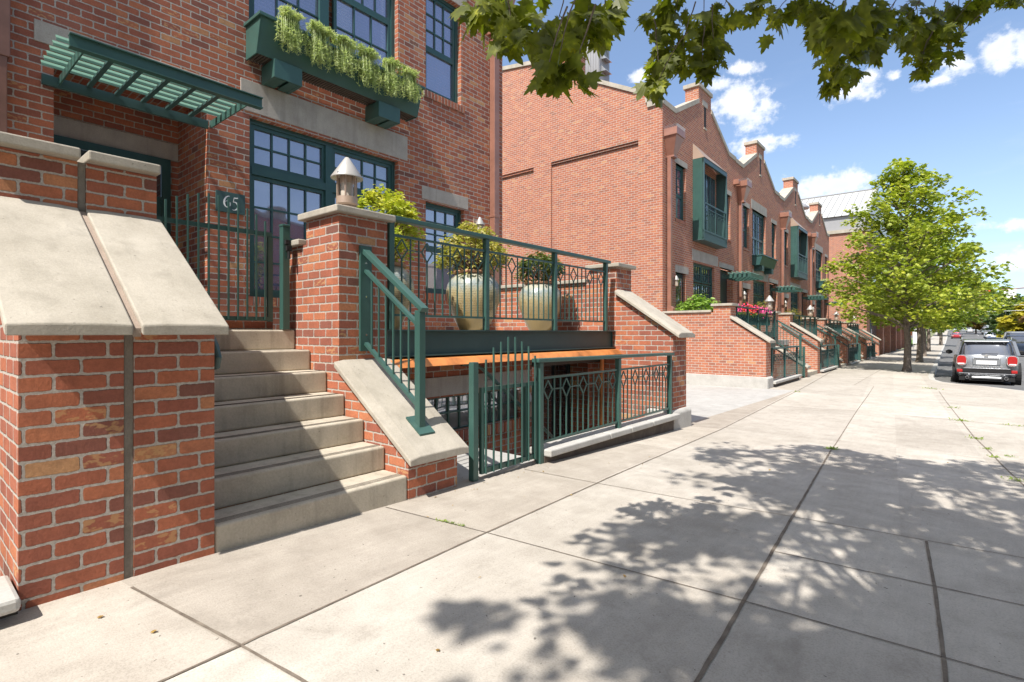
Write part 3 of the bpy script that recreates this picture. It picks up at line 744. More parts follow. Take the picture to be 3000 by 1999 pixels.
ribbon(nm, [(2.815, 3.005, .004), (2.79, 3.00, .010), (2.765, 2.975, .018), (2.750, 2.935, .022), (2.752, 2.895, .021), (2.770, 2.868, .012), (2.795, 2.866, .011), (2.815, 2.890, .018), (2.816, 2.920, .017), (2.800, 2.940, .009), (2.778, 2.940, .006), (2.758, 2.925, .004)], NX)
ribbon(nm, [(2.915, 2.998, .014), (2.89, 2.993, .013), (2.866, 2.993, .010)], NX + .0006)
ribbon(nm, [(2.868, 2.998, .006), (2.862, 2.965, .007), (2.856, 2.938, .006)], NX + .0012)
ribbon(nm, [(2.856, 2.938, .006), (2.880, 2.940, .012), (2.905, 2.922, .020), (2.912, 2.885, .020), (2.896, 2.853, .015), (2.865, 2.838, .009), (2.845, 2.842, .006)], NX + .0018)
nm.build('numerals', M['white'], t)

wall_lamp('small cone-capped wall lantern between the side window and the downpipe', HX, 7.28, 3.36)

# neighbour to the left (sliver of wall and pipe at the picture edge)
h0 = thing('townhouse', 'next brick townhouse at the extreme left edge, seen as a strip behind a purple-brown pipe', 'house', (-9, -3, 0), 'brick townhouses along the street')
mb = MB(); wall_x(mb, HX, -7, .549, -1.3, 9.4, [(-5.4, -3, 1.7, 4.1), (-5.4, -3, 5.3, 7.8), (-2.0, -.6, 1.3, 4.1)], .14); mb.build('brick_wall', M['brick'], h0)
window(h0, X1, -5.4, -3, 1.7, 4.1, [(0, .5, 0, 1, 4, 6), (.5, 1, 0, 1, 4, 6)]); window(h0, X1, -5.4, -3, 5.3, 7.8, [(0, .5, 0, 1, 4, 6), (.5, 1, 0, 1, 4, 6)])
pp = MB(); pp.box(-6.99, -6.86, .62, .77, .9, 3.9); pp.box(-6.995, -6.85, .60, .79, 3.9, 7.3); pp.build('downpipe', M['pipedark'], h0, bevel=.006)

# ------------------------------------------------------------------ PORCH OF THE NEAR HOUSE
# left stair wall: two mirrored piers with a sealed joint
ls = thing('stair_wall', 'large brick stair wall at the left with two broad sloping stone slabs and a sealed joint between', 'wall', (-3.6, .8, 0))
YA, YM0, YM1, YB = .397, .79, .832, 1.217
FX = -3.22; TX = -4.2
def stairwall(par, ya, yb, cheekz, topz=2.36, xf=FX, xt=TX, xb=-4.74, zb=-.2, low=None):
    mb = MB()
    sl = .66; zf = cheekz
    mb.prism([(xf, zb), (xf, zf), (xt, zf + sl * (xf - xt)), (xt, zb)], 'y', ya, yb)
    mb.box(xb, xt, ya, yb, zb, topz)
    return mb.build('brickwork', M['brick'], par)
for a, b in ((YA, YM0), (YM1, YB)):
    stairwall(ls, a, b, 1.29, xb=-6.9)
MB().prism([(-3.085, 1.27), (-3.085, 1.312), (-4.20, 2.052), (-4.20, 2.01)], 'y', .7935, .8285).build('sealed_joint', M['buff'], ls)
MB().prism([(-3.224, -.1), (-3.224, 1.285), (-4.204, 1.94), (-4.204, 2.36), (-6.8, 2.36), (-6.8, -.1)], 'y', YM0 + .002, YM1 - .002).build('sealed_joint', M['mortar'], ls)
slope_coping('sloping_slab', ls, -3.07, 1.275, -4.197, 2.02, .335, .793, th=.052, crown=.006); slope_coping('sloping_slab', ls, -3.07, 1.275, -4.197, 2.02, .829, 1.238, th=.052, crown=.006)
cap('cap_stone', ls, -6.8, -4.12, .31, .793, 2.363, 2.428); cap('cap_stone', ls, -6.8, -4.12, .829, 1.222, 2.363, 2.428)
# lintel-like low kerb wall of the neighbour
lk = thing('kerb_wall', 'short pale coping on a dark kerb wall at the bottom left corner', 'kerb wall', (-3.2, -.6, 0))
MB().box(-3.35, -3.19, -3.0, .392, -.1, .088).build('base', M['darkconc'], lk)
MB().box(-3.42, -3.07, -3.0, .388, .090, .155).build('coping_stone', M['whitestone'], lk, bevel=.018)
# stairs
st = thing('stairs', 'seven concrete steps rising between the brick stair walls', 'stairs', (-4, 1.9, 0))
for i in range(7):
    xf = FX - .287 * i; z1 = .188 * (i + 1); z0 = z1 - .188 - (.1 if i == 0 else 0)
    s = MB().box(xf - .287 - (.02 if i < 6 else .1), xf + (.0 if i else -.004), 1.222, 2.605, z0 + (.001 if i else 0), z1); s.build('step', M['step'], st, bevel=.016, seg=3)
    g = MB()
    for k in range(4): g.box(xf - .05 - k * .018, xf - .045 - k * .018, 1.24, 2.59, z1 + .0006, z1 + .0016)
    g.build('grip_groove', M['darkconc'], st)
# handrail on the left stair wall, only its curled end shows
hr = MB(); hr.tube([(-5.0, 1.29, 2.27), (-4.2, 1.29, 1.75), (-3.47, 1.29, 1.27), (-3.40, 1.29, 1.21), (-3.36, 1.29, 1.14), (-3.38, 1.29, 1.09), (-3.44, 1.28, 1.075), (-3.50, 1.235, 1.10)], .021, 10)
tag(hr.build('handrail', M['beam'], None, smooth='auto'), 'dark handrail end curling out from behind the left stair wall', 'handrail')
# terrace slab
ts = MB(); ts.box(-7.0, -4.26, 2.62, 7.62, 1.18, 1.318); ts.box(-8.0, -5.0, .8, 2.62, 1.18, 1.317); ts.box(-7.0, -4.205, 2.62, 3.12, 1.18, 1.3)
tag(ts.build('terrace_floor', M['drive'], None), 'raised terrace floor behind the long green steel beam', 'terrace floor')
# lamp pier (right stair wall)
rp = thing('stair_wall', 'brick lamp pier with stepped cap and a pale sloping stone beside the concrete steps', 'wall', (-4, 2.9, 0))
mb = MB(); mb.prism([(FX, -.1), (FX, .30), (-4.18, .965), (-4.18, -.1)], 'y', 2.61, 3.13); mb.box(-4.74, -4.18, 2.61, 3.13, -.1, 2.352); mb.box(-5.08, -4.741, 2.612, 2.95, 1.0, 2.13)
mb.build('brickwork', M['brick'], rp)
slope_coping('sloping_slab', rp, -3.13, .275, -4.178, .985, 2.555, 3.185, th=.05, crown=.016)
cap('cap_stone', rp, -4.80, -4.12, 2.55, 3.19, 2.355, 2.418); cap('cap_stone', rp, -5.10, -4.802, 2.56, 3.0, 2.132, 2.19)
pier_lantern('cone-capped metal lantern standing on the near lamp pier', -4.46, 2.87, 2.419)
# upper gate
ug = thing('gate', 'tall narrow-barred green gate with arched top at the head of the steps', 'gate', (-5, 1.9, 1.32), 'green bar gates')
for i in range(13):
    yy = 1.345 + .0822 * i
    k = i - 6.5; zt = 2.51 - .0085 * abs(k) ** 1.75 if True else 0
    MB().bar((-4.985, yy, 1.41), (-4.985, yy, zt), .014).build('bar', M['green'], ug)
MB().box(-5.02, -4.993, 1.24, 2.40, 2.205, 2.245).build('top_rail', M['green'], ug); MB().box(-5.02, -4.993, 1.24, 2.40, 1.40, 1.44).build('bottom_rail', M['green'], ug)
MB().box(-5.03, -4.995, 2.365, 2.41, 1.395, 2.20).build('gate_stile', M['green'], ug)
MB().box(-5.0, -4.93, 2.475, 2.545, 1.32, 2.31).build('post', M['green'], ug, bevel=.004)
MB().box(-5.005, -4.925, 2.47, 2.55, 2.311, 2.335).build('post_cap', M['green'], ug, bevel=.006)
lt = MB(); lt.box(-4.93, -4.90, 2.50, 2.55, 2.08, 2.13); lt.box(-4.95, -4.90, 2.49, 2.53, 2.14, 2.18); lt.lathe((-4.9, 2.52, 2.0), [(.014, 0), (.014, .07)], 10); lt.build('latch', M['black'], ug)
MB().box(-5.32, -5.08, 1.24, 2.45, 1.319, 1.395).build('threshold', M['brick'], ug)
# stair handrail on the sloping stone
sr = thing('stair_railing', 'pale-lit green stair railing with square end post bolted to the sloping stone', 'railing', (-3.8, 2.86, .5), 'green stair railings')
MB().box(-4.178, -4.150, 2.81, 2.935, 1.12, 2.09).build('wall_plate', M['green'], sr, bevel=.003)
for zz in (1.27, 1.62, 1.93):
    MB().lathe((-4.15, 2.872, zz), [(.007, -.007), (.007, .007)], 8).build('bolt', M['chrome'], sr)
MB().box(-3.42, -3.355, 2.835, 2.90, .50, 1.475).build('post', M['green'], sr, bevel=.004)
MB().add([(-3.475, 2.79, .592), (-3.295, 2.79, .470), (-3.295, 2.95, .470), (-3.475, 2.95, .592), (-3.475, 2.79, .576), (-3.295, 2.79, .454), (-3.295, 2.95, .454), (-3.475, 2.95, .576)], [(0, 1, 2, 3), (4, 7, 6, 5), (0, 4, 5, 1), (1, 5, 6, 2), (2, 6, 7, 3), (3, 7, 4, 0)]).build('base_plate', M['green'], sr)
MB().bar((-4.16, 2.872, 2.04), (-3.33, 2.868, 1.475), .075, .04).build('top_rail', M['green'], sr, bevel=.004)
MB().bar((-4.15, 2.872, 1.86), (-3.42, 2.868, 1.363), .042, .026).build('middle_rail', M['green'], sr)
MB().bar((-4.15, 2.872, 1.19), (-3.42, 2.868, .693), .042, .026).build('bottom_rail', M['green'], sr)
for i in range(6):
    xx = -4.06 + .105 * i; f = (xx + 4.15) / .73
    MB().bar((xx, 2.870, 1.19 - .497 * f), (xx, 2.870, 1.86 - .497 * f), .014).build('baluster', M['green'], sr)
# terrace beam and copper fascia
b = MB(); b.box(-4.27, -4.25, 3.14, 7.625, 1.06, 1.308); b.box(-4.30, -4.18, 3.14, 7.625, 1.308, 1.32); b.box(-4.30, -4.18, 3.14, 7.625, 1.048, 1.06); b.box(-4.25, -4.235, 7.60, 7.625, 1.06, 1.308)
tag(b.build('steel_beam', M['beam']), 'long dark green steel beam carrying the edge of the terrace', 'beam')
b = MB(); b.prism([(-4.34, .945), (-4.07, .945), (-4.12, 1.02), (-4.34, 1.04)], 'y', 3.14, 7.628); tag(b.build('copper_fascia', M['copper'], bevel=.006), 'glowing orange copper fascia running beneath the green beam', 'fascia')
# terrace railing
tr_ = thing('terrace_railing', 'long green terrace railing with diamond pattern in front of the three glazed pots', 'railing', (-4.2, 5.3, 1.32), 'green diamond-patterned railings')
PY = [3.185, 4.56, 5.95, 7.34]
for yy in PY: MB().box(-4.235, -4.175, yy - .03, yy + .03, 1.32, 2.385).build('post', M['green'], tr_, bevel=.004)
MB().box(-4.25, -4.16, 3.14, 7.44, 2.386, 2.432).build('top_rail', M['green'], tr_, bevel=.006)
for a, b in zip(PY, PY[1:]):
    MB().box(-4.217, -4.193, a + .03, b - .03, 2.235, 2.258).build('upper_bar', M['green'], tr_); MB().box(-4.217, -4.193, a + .03, b - .03, 1.452, 1.475).build('lower_bar', M['green'], tr_)
    baluster_run(tr_, -4.205, a + .03, b - .03, 1.47, 2.24, 11, (1, 4, 8, 11))
# right end wall
ew = thing('end_wall', 'brick end wall of the near porch with long sloping stone and pale plinth by the driveway', 'wall', (-4.5, 7.9, -.18))
mb = MB(); mb.prism([(FX, -1.3), (FX, 1.262), (-4.17, 1.885), (-4.17, -1.3)], 'y', 7.63, 8.14); mb.box(-4.67, -4.17, 7.63, 8.14, -1.3, 2.352); mb.box(-6.995, -4.671, 7.632, 8.138, -1.3, 2.13)
mb.build('brickwork', M['brick'], ew)
slope_coping('sloping_slab', ew, -3.10, 1.21, -4.168, 1.915, 7.56, 8.21, th=.05, crown=.03)
cap('cap_stone', ew, -4.73, -4.10, 7.57, 8.20, 2.355, 2.418); cap('cap_stone', ew, -6.99, -4.732, 7.58, 8.19, 2.132, 2.19)
MB().prism([(-3.16, -.3), (-3.16, .08), (-3.20, .125), (-3.6, .125), (-3.6, -.3)], 'y', 7.53, 8.22).build('plinth', M['whitestone'], ew, bevel=.02)
# basement wall under the terrace
bw = thing('basement_wall', 'shaded brick basement wall with glass block windows and stone band under the terrace', 'wall', (-4.5, 4.5, 0))
mb = MB(); wall_x(mb, -4.42, 3.13, 5.72, -1.3, .95, [(3.30, 5.45, .16, .56)], .08)
mb.add([(-4.42, 5.72, -1.3), (-5.0, 5.72, -1.3), (-5.0, 5.72, .95), (-4.42, 5.72, .95)], [(0, 1, 2, 3)])
mb.add([(-4.6, 7.45, -1.3), (-4.6, 7.629, -1.3), (-4.6, 7.629, .95), (-4.6, 7.45, .95)], [(0, 1, 2, 3)])
mb.build('brickwork', M['brick'], bw)
MB().box(-4.45, -4.40, 3.14, 5.60, .58, .79).build('stone_band', M['lintel'], bw)
gb = MB()
for i in range(13): gb.box(-4.49, -4.455, 3.30 + i * .1795 - .012, 3.30 + i * .1795 + .012, .16, .56)
for zz in (.16, .36, .54): gb.box(-4.489, -4.457, 3.30, 5.45, zz, zz + .02)
gf = gb.build('block_window', M['green'], bw)
MB().box(-4.495, -4.475, 3.30, 5.45, .16, .56).build('glass_blocks', M['block'], gf)
sm = MB()
for i in range(28): sm.box(-4.44, -4.375, 3.26 + i * .0795 + .005, 3.26 + (i + 1) * .0795 - .005, .03, .155)
sm.build('brick_sill', M['rowlock'], bw)
MB().box(-5.0, -4.96, 5.72, 7.45, -1.3, .80).build('garage_door', M['glassd'], bw)
dg = MB()
for i in range(5): dg.box(-4.955, -4.93, 5.74 + i * .41, 5.79 + i * .41, -1.3, .78)
dg.box(-4.955, -4.93, 5.72, 7.45, .36, .40); dg.box(-4.99, -4.40, 5.72, 7.60, .82, .94); dg.build('door_frame', M['door'], bw)
cp = MB(); cp.tube([(-4.36, 7.50, .93), (-4.36, 7.50, -1.2)], .035, 12); tag(cp.build('copper_pipe', M['copper'], smooth='auto'), 'thin shining copper pipe in the corner of the stairwell', 'pipe')
# stairwell
sw = thing('stairwell', 'sunken stairwell with concrete steps going down behind the low railing', 'stairs', (-3.8, 6, -1.2))
w_ = MB(); w_.box(-3.32, -3.25, 4.40, 7.62, -1.3, -.06); w_.box(-5.0, -3.32, 5.9, 7.62, -1.35, -1.3); w_.build('retaining_wall', M['drive'], sw)
for i in range(7): MB().box(-4.41, -3.33, 4.40 + .22 * i, 4.40 + .22 * (i + 1), -1.34, -.20 - .175 * i).build('step', M['drive'], sw)
hrw = thing('handrail', 'grey tube handrail sloping down into the sunken stairwell', 'handrail', (-4.3, 5, .5))
MB().tube([(-4.30, 4.25, .93), (-4.30, 4.42, .93), (-4.30, 4.60, .86), (-4.30, 6.6, -.58)], .024, 10).build('rail', M['green'], hrw, smooth='auto')
for yy, zz in ((4.75, .75), (5.55, .17)): MB().bar((-4.30, yy, zz - .02), (-4.41, yy, zz - .06), .016).build('bracket', M['steel'], hrw)
wall_lamp('small lantern glowing on the shaded basement brick beside the dark door', -4.42, 5.45, .42)
# kerb wall with coping under low railing
kw = thing('kerb_wall', 'low dark kerb wall with long pale coping stones under the low green railing', 'kerb wall', (-3.2, 6, -.1))
MB().prism([(4.31, -.15), (7.60, -.35), (7.60, .02), (4.31, .035)], 'x', -3.30, -3.17).build('base', M['darkconc'], kw)
ys = [4.31, 5.52, 6.06, 6.69, 7.60]
for a, b in zip(ys, ys[1:]):
    za = .035 - .016 * (a - 4.31) / 3.3; zb = .035 - .016 * (b - 4.31) / 3.3
    MB().add([(-3.37, a + .003, za), (-3.09, a + .003, za), (-3.09, b - .003, zb), (-3.37, b - .003, zb), (-3.37, a + .003, za + .072), (-3.09, a + .003, za + .072), (-3.09, b - .003, zb + .072), (-3.37, b - .003, zb + .072)],
             [(0, 3, 2, 1), (4, 5, 6, 7), (0, 1, 5, 4), (1, 2, 6, 5), (2, 3, 7, 6), (3, 0, 4, 7)]).build('coping_stone', M['whitestone'], kw, bevel=.014)
lr = thing('low_railing', 'low green railing with diamonds on the pale coping of the stairwell', 'railing', (-3.2, 5.9, 0), 'green diamond-patterned railings')
for yy, zb in ((4.275, -.04), (5.91, .09), (7.47, .08)): MB().box(-3.235, -3.175, yy - .03, yy + .03, zb, .965 if yy > 5 else .985).build('post', M['green'], lr, bevel=.004)
MB().add([(-3.25, 4.20, .99), (-3.16, 4.20, .99), (-3.16, 7.55, .955), (-3.25, 7.55, .955), (-3.25, 4.20, 1.03), (-3.16, 4.20, 1.03), (-3.16, 7.55, .995), (-3.25, 7.55, .995)], [(0, 3, 2, 1), (4, 5, 6, 7), (0, 1, 5, 4), (1, 2, 6, 5), (2, 3, 7, 6), (3, 0, 4, 7)]).build('top_rail', M['green'], lr, bevel=.006)
for a, b in ((4.305, 5.88), (5.94, 7.44)):
    MB().box(-3.217, -3.193, a, b, .815, .838).build('upper_bar', M['green'], lr); MB().box(-3.217, -3.193, a, b, .165, .188).build('lower_bar', M['green'], lr)
    baluster_run(lr, -3.205, a, b, .18, .82, 13, (1, 4, 7, 10, 13))
# lower gate
lg = thing('gate', 'low green gate with rising pointed bars between two posts at the pavement', 'gate', (-3.2, 3.8, 0), 'green bar gates')
MB().box(-3.26, -3.20, 3.31, 3.375, -.01, 1.03).build('post', M['green'], lg, bevel=.004)
tops = [1.05, 1.155, 1.205, 1.25, 1.25, 1.205, 1.155, 1.06]
yy0 = 3.465
for i, zt in enumerate(tops):
    yy = yy0 + (4.185 - yy0) * i / 7; MB().bar((-3.195, yy, .03), (-3.195, yy, zt), .014).build('bar', M['green'], lg)
gf = MB(); gf.box(-3.24, -3.205, 3.42, 4.20, .765, .80); gf.box(-3.24, -3.205, 3.42, 4.20, .03, .075); gf.box(-3.24, -3.205, 3.42, 3.455, .075, .765); gf.box(-3.24, -3.205, 4.05, 4.085, .075, .765)
gf.build('frame', M['green'], lg)
MB().box(-3.25, -3.20, 4.20, 4.235, .02, .80).build('hinge_stile', M['green'], lg)
lt = MB(); lt.box(-3.28, -3.25, 4.0, 4.12, .73, .745); lt.box(-3.30, -3.24, 4.09, 4.12, .70, .76); lt.build('latch', M['steel'], lg)

# pots with little maples
def pot(x, y, label, sl, leafm, n, r=.36, h=.77, cr=.45, ch=.55, cz=.42):
    t = thing('glazed_pot', label, 'pot', (x, y, 1.319), 'glazed pots along the terrace')
    prof = [(.17, 0), (.19, .02), (.27, .18), (.34, .36), (.362, .50), (.345, .60), (.29, .69), (.24, .73), (.235, .74)]
    MB().lathe((x, y, 1.319), [(a * r / .36, b * h / .77) for a, b in prof], 48).build('body', M['pot'], t, smooth='auto')
    MB().lathe((x, y, 1.319), [(.235 * r / .36, h - .03), (.262 * r / .36, h - .025), (.27 * r / .36, h - .005), (.26 * r / .36, h + .01), (.225 * r / .36, h + .012), (.22 * r / .36, h - .04)], 48).build('rim', M['terra'], t, smooth='auto')
    MB().lathe((x, y, 1.319), [(.222 * r / .36, h - .06), (.222 * r / .36, h - .03)], 32).build('soil', M['soil'], t)
    s = thing('potted_shrub', sl, 'shrub', (x, y, 1.319 + h - .03), 'shrubs growing in the pots')
    stx = MB(); lf = MB(); zb = 1.319 + h
    for i in range(34):
        d = rnd_unit(); d.z = abs(d.z) * 1.2 - .25
        e = Vector((x + d.x * cr * random.uniform(.6, 1), y + d.y * cr * random.uniform(.6, 1), zb + cz * .55 + d.z * ch * .6))
        stx.tube(limb_path((x + random.uniform(-.05, .05), y + random.uniform(-.05, .05), zb - .06), e, -.05, .1, 4), [.011, .009, .007, .005, .003], 5)
        clump(lf, e, (.13, .13, .09), n // 24, .072, 'oval', .35, .05)
    clump(lf, (x, y, zb + cz * .6), (cr * .95, cr * .95, ch * .55), n // 2, .070, 'oval', .4, .55)
    stx.build('stem', M['twig'], s); lf.build('foliage', leafm, s)
random.seed(11); pot(-5.15, 3.80, 'glazed pot nearest the lamp pier, half hidden by the stair railing', 'tall yellow-green shrub in the pot nearest the lamp pier', M['shrub1'], 1700, cr=.46, ch=.95, cz=.62)
random.seed(12); pot(-5.0, 5.17, 'middle glazed pot with a blue-green shoulder and worn rim', 'bronze-tinged shrub in the middle pot', M['shrub2'], 1500, r=.37, h=.79, cr=.50, ch=.7, cz=.42)
random.seed(13); pot(-5.2, 6.95, 'ochre glazed pot farthest right, its shrub casting a shadow on the end wall', 'small dark green shrub in the right-hand pot', M['shrub3'], 1200, r=.36, h=.79, cr=.40, ch=.5, cz=.32)
# feathery plants in the window box
wx = HX + .30
for k, (yy, ln, lab) in enumerate([(3.40, .42, 'feathery plant at the left end of the window box'), (3.80, .46, 'second feathery plant from the left in the window box'), (4.19, .44, 'third feathery plant from the left in the window box, left of the middle'),
                                  (4.57, .50, 'fourth feathery plant from the left in the window box'), (4.98, .46, 'fifth feathery plant from the left in the window box'), (5.34, .40, 'feathery plant spilling over the right end of the window box')]):
    random.seed(40 + k)
    t = thing('trailing_plant', lab, 'plant', (wx, yy, 5.2), 'feathery green plants trailing from the window box')
    lf = MB(); stx = MB()
    for i in range(95):
        a = random.uniform(-1.2, 1.2); rx = random.uniform(.08, .20); ry = random.gauss(0, .062); L_ = ln * random.uniform(.4, 1.0)
        p0 = Vector((wx - .02, yy + ry * .4, 5.20)); p1 = Vector((wx + rx * .5, yy + ry * .8, 5.34 + random.uniform(-.04, .06))); p2 = Vector((wx + rx, yy + ry * 1.25, 5.30 + random.uniform(-.04, .05))); p2.z += .05 * cos(ry * 12); p3 = Vector((wx + rx + .03 + random.uniform(-.02, .05), yy + ry * 1.5, 5.22 - L_ * .75))
        if i % 3 == 0: p2 = p1 + Vector((.05, ry * .4, .07)); p3 = p2 + Vector((.08, ry * .4, -.03))
        stx.tube([p0, p1, p2, p3], .0025, 3)
        for s_ in range(40):
            u = s_ / 39; q = p0 * (1 - u) ** 3 + p1 * 3 * u * (1 - u) ** 2 + p2 * 3 * u * u * (1 - u) + p3 * u ** 3
            if u < .2: continue
            for _ in range(3):
                d = rnd_unit(); d.z = d.z * .7 - .30
                add_leaf(lf, q, random.uniform(.03, .06), 'needle', d, rnd_unit())
    stx.build('stem', M['fern'], t); lf.build('foliage', M['fern'], t)

# ================================================================== THE ROW BEYOND THE DRIVEWAY
def gable_front(par, y, dz, holes, x=-7.1):
    """front wall of one row house, y..y+7.4, with stepped gable"""
    mb = MB(); wall_x(mb, x, y, y + 7.4, -1.5 + dz, 8.52 + dz, holes, .16)
    P = [(y, 8.52), (y, 8.60), (y + 1.0, 8.60), (y + 3.12, 9.66), (y + 4.4, 9.66), (y + 6.5, 8.60), (y + 7.4, 8.60), (y + 7.4, 8.52)]
    P = [(a, b + dz) for a, b in P]
    mb.prism(P, 'x', x - .5, x)
    mb.box(x - .5, x, y + 3.12, y + 4.4, 9.661 + dz, 10.28 + dz)
    mb.add([(x - .5, y, 8.4 + dz), (x - .5, y + 7.4, 8.4 + dz), (-20, y + 7.4, 8.4 + dz), (-20, y, 8.4 + dz)], [(0, 1, 2, 3)])
    w = mb.build('brick_wall', M['brickfar'], par)
    cp = MB(); X0, X1_ = x - .56, x + .035; t = .17
    def seg(a, b):
        cp = MB(); cp.add([(X0, a[0], a[1]), (X1_, a[0], a[1]), (X1_, b[0], b[1]), (X0, b[0], b[1]), (X0, a[0], a[1] + t), (X1_, a[0], a[1] + t), (X1_, b[0], b[1] + t), (X0, b[0], b[1] + t)],
               [(0, 3, 2, 1), (4, 5, 6, 7), (0, 1, 5, 4), (1, 2, 6, 5), (2, 3, 7, 6), (3, 0, 4, 7)]); cp.build('parapet_coping', M['coping'], par)
    z = dz + .002
    seg((y + .01, 8.60 + z), (y + 1.0, 8.60 + z)); seg((y + 1.0, 8.60 + z), (y + 3.119, 9.66 + z)); seg((y + 4.401, 9.66 + z), (y + 6.5, 8.60 + z)); seg((y + 6.5, 8.60 + z), (y + 7.39, 8.60 + z))
    MB().box(x - .56, x + .05, y + 3.05, y + 4.47, 10.282 + dz, 10.43 + dz).build('gable_cap', M['coping'], par, bevel=.01)
    s = MB(); s.box(x - .1, x + .012, y + 3.50, y + 4.02, 9.72 + dz, 9.93 + dz); s.build('vent_lintel', M['lintel'], par)
    v = MB(); v.box(x - .05, x + .006, y + 3.66, y + 3.86, 8.93 + dz, 9.70 + dz); vs_ = v.build('slit_vent', M['black'], par)
    MB().box(x - .02, x + .03, y + 3.62, y + 3.90, 8.86 + dz, 8.93 + dz).build('vent_sill', M['coping'], vs_)
    return w

def rowhouse(k, kind, dz):
    y = 16 + 7.4 * k; x = -7.1; X = x - .09
    t = thing('townhouse', '', 'house', (x - 2, y + 3.7, dz), 'brick townhouses along the street')
    H = [(y + 1.05, y + 1.9, 1.1, 3.32), (y + 2.6, y + 4.78, 1.5, 3.82), (y + 5.45, y + 7.0, 1.1, 3.9), (y + 1.05, y + 1.9, 5.13, 6.98), (y + 5.85, y + 6.7, 5.13, 6.98)]
    if kind == 'B': H.append((y + 2.45, y + 4.7, 4.95, 7.08))
    H = [(a, b, c + dz, d + dz) for a, b, c, d in H]
    gable_front(t, y, dz, H)
    for a, b, c, d in ((1.0, 2.15, 3.32, 3.56), (2.49, 5.17, 3.88, 4.27), (5.3, 7.15, 3.9, 4.10), (.95, 2.05, 6.98, 7.18), (5.75, 6.85, 6.98, 7.18)):
        lint(y + a, y + b, c + dz, d + dz, t, x)
    if kind == 'B': lint(y + 2.25, y + 4.9, 7.08 + dz, 7.50 + dz, t, x)
    sill(y + 1.0, y + 1.95, 5.12 + dz, t, x); sill(y + 5.8, y + 6.75, 5.12 + dz, t, x)
    window(t, X, y + 1.05, y + 1.9, 5.13 + dz, 6.98 + dz, [(0, 1, .45, 1, 2, 3), (0, 1, 0, .45, 1, 1)])
    window(t, X, y + 5.85, y + 6.7, 5.13 + dz, 6.98 + dz, [(0, 1, .45, 1, 2, 3), (0, 1, 0, .45, 1, 1)])
    window(t, X, y + 2.6, y + 4.78, 1.5 + dz, 3.82 + dz, [(0, .49, .72, 1, 4, 2), (.51, 1, .72, 1, 4, 2), (0, .49, 0, .70, 4, 4), (.51, 1, 0, .70, 4, 4)], glass=M['glassd'])
    if kind == 'B': window(t, X, y + 2.45, y + 4.7, 4.95 + dz, 7.08 + dz, [(0, .5, .4, 1, 4, 3), (.5, 1, .4, 1, 4, 3), (0, .5, 0, .4, 4, 2), (.5, 1, 0, .4, 4, 2)], glass=M['glassd'])
    d_ = MB(); d_.box(X - .04, X, y + 1.08, y + 1.87, 1.1 + dz, 3.30 + dz); dd = d_.build('side_door', M['door'], t)
    MB().box(X, X + .008, y + 1.2, y + 1.75, 1.6 + dz, 3.15 + dz).build('door_glass', M['glassd'], dd)
    rc = MB()
    rc.add([(x - .16, y + 5.45, 1.1 + dz), (x - 1.1, y + 5.45, 1.1 + dz), (x - 1.1, y + 5.45, 3.9 + dz), (x - .16, y + 5.45, 3.9 + dz)], [(0, 3, 2, 1)])
    rc.add([(x - .16, y + 7.0, 1.1 + dz), (x - 1.1, y + 7.0, 1.1 + dz), (x - 1.1, y + 7.0, 3.9 + dz), (x - .16, y + 7.0, 3.9 + dz)], [(0, 1, 2, 3)])
    rc.add([(x - 1.1, y + 5.45, 1.1 + dz), (x - 1.1, y + 7.0, 1.1 + dz), (x - 1.1, y + 7.0, 3.9 + dz), (x - 1.1, y + 5.45, 3.9 + dz)], [(0, 1, 2, 3)])
    rc.build('porch_recess', M['brickfar'], t)
    db = MB(); db.box(x - .235, x - .22, y + 5.5, y + 6.95, 1.1 + dz, 3.88 + dz); db.build('front_door', M['door'], t)
    pp = MB(); pp.box(x + .05, x + .17, y + .25, y + .37, 2.15 + dz, 6.95 + dz); pp.prism([(x + .05, 2.15 + dz), (x + .05, 2.05 + dz), (x + .05, 1.92 + dz), (x + .25, 1.92 + dz), (x + .25, 2.06 + dz), (x + .17, 2.15 + dz)], 'y', y + .23, y + .41)
    pp.build('downpipe', M['pipe'], t, bevel=.004)
    conductor(t, x, y + .40 if k else y + .40, 7.80 + dz, 6.93 + dz, .68, .45)
    if k: MB().box(x, x + .22, y - .32, y - .08, 7.60 + dz, 7.80 + dz).build('overflow_scupper', M['pipe'], t)
    # canopy
    cn = MB(); cn.box(-5.955, -5.935, y + 5.45, y + 7.2, 3.47 + dz, 3.60 + dz); c = cn.build('door_canopy', M['green'], t)
    for i in range(5): yy = y + 5.55 + 1.55 * i / 4; MB().box(-7.05, -5.96, yy - .01, yy + .01, 3.45 + dz, 3.59 + dz).build('rafter', M['green'], c)
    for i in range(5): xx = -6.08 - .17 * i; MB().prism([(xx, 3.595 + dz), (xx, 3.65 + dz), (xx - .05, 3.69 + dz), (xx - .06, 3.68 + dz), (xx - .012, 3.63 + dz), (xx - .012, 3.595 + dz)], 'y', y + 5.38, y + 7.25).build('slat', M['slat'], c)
    if kind == 'A':
        a, b, xf = y + 2.54, y + 5.0, x + .41
        by_ = MB(); by_.box(x + .005, xf, a, b, 4.56 + dz, 4.60 + dz)
        by_.box(xf - .06, xf, a, a + .07, 4.60 + dz, 7.46 + dz); by_.box(xf - .06, xf, b - .07, b, 4.60 + dz, 7.46 + dz); by_.box(xf - .06, xf + .002, a, b, 7.30 + dz, 7.46 + dz)
        by_.box(xf - .06, xf + .002, a, b, 4.60 + dz, 4.66 + dz); by_.box(xf - .03, xf - .01, a, b, 4.66 + dz, 4.86 + dz); by_.box(xf - .06, xf + .012, a, b, 4.86 + dz, 4.92 + dz)
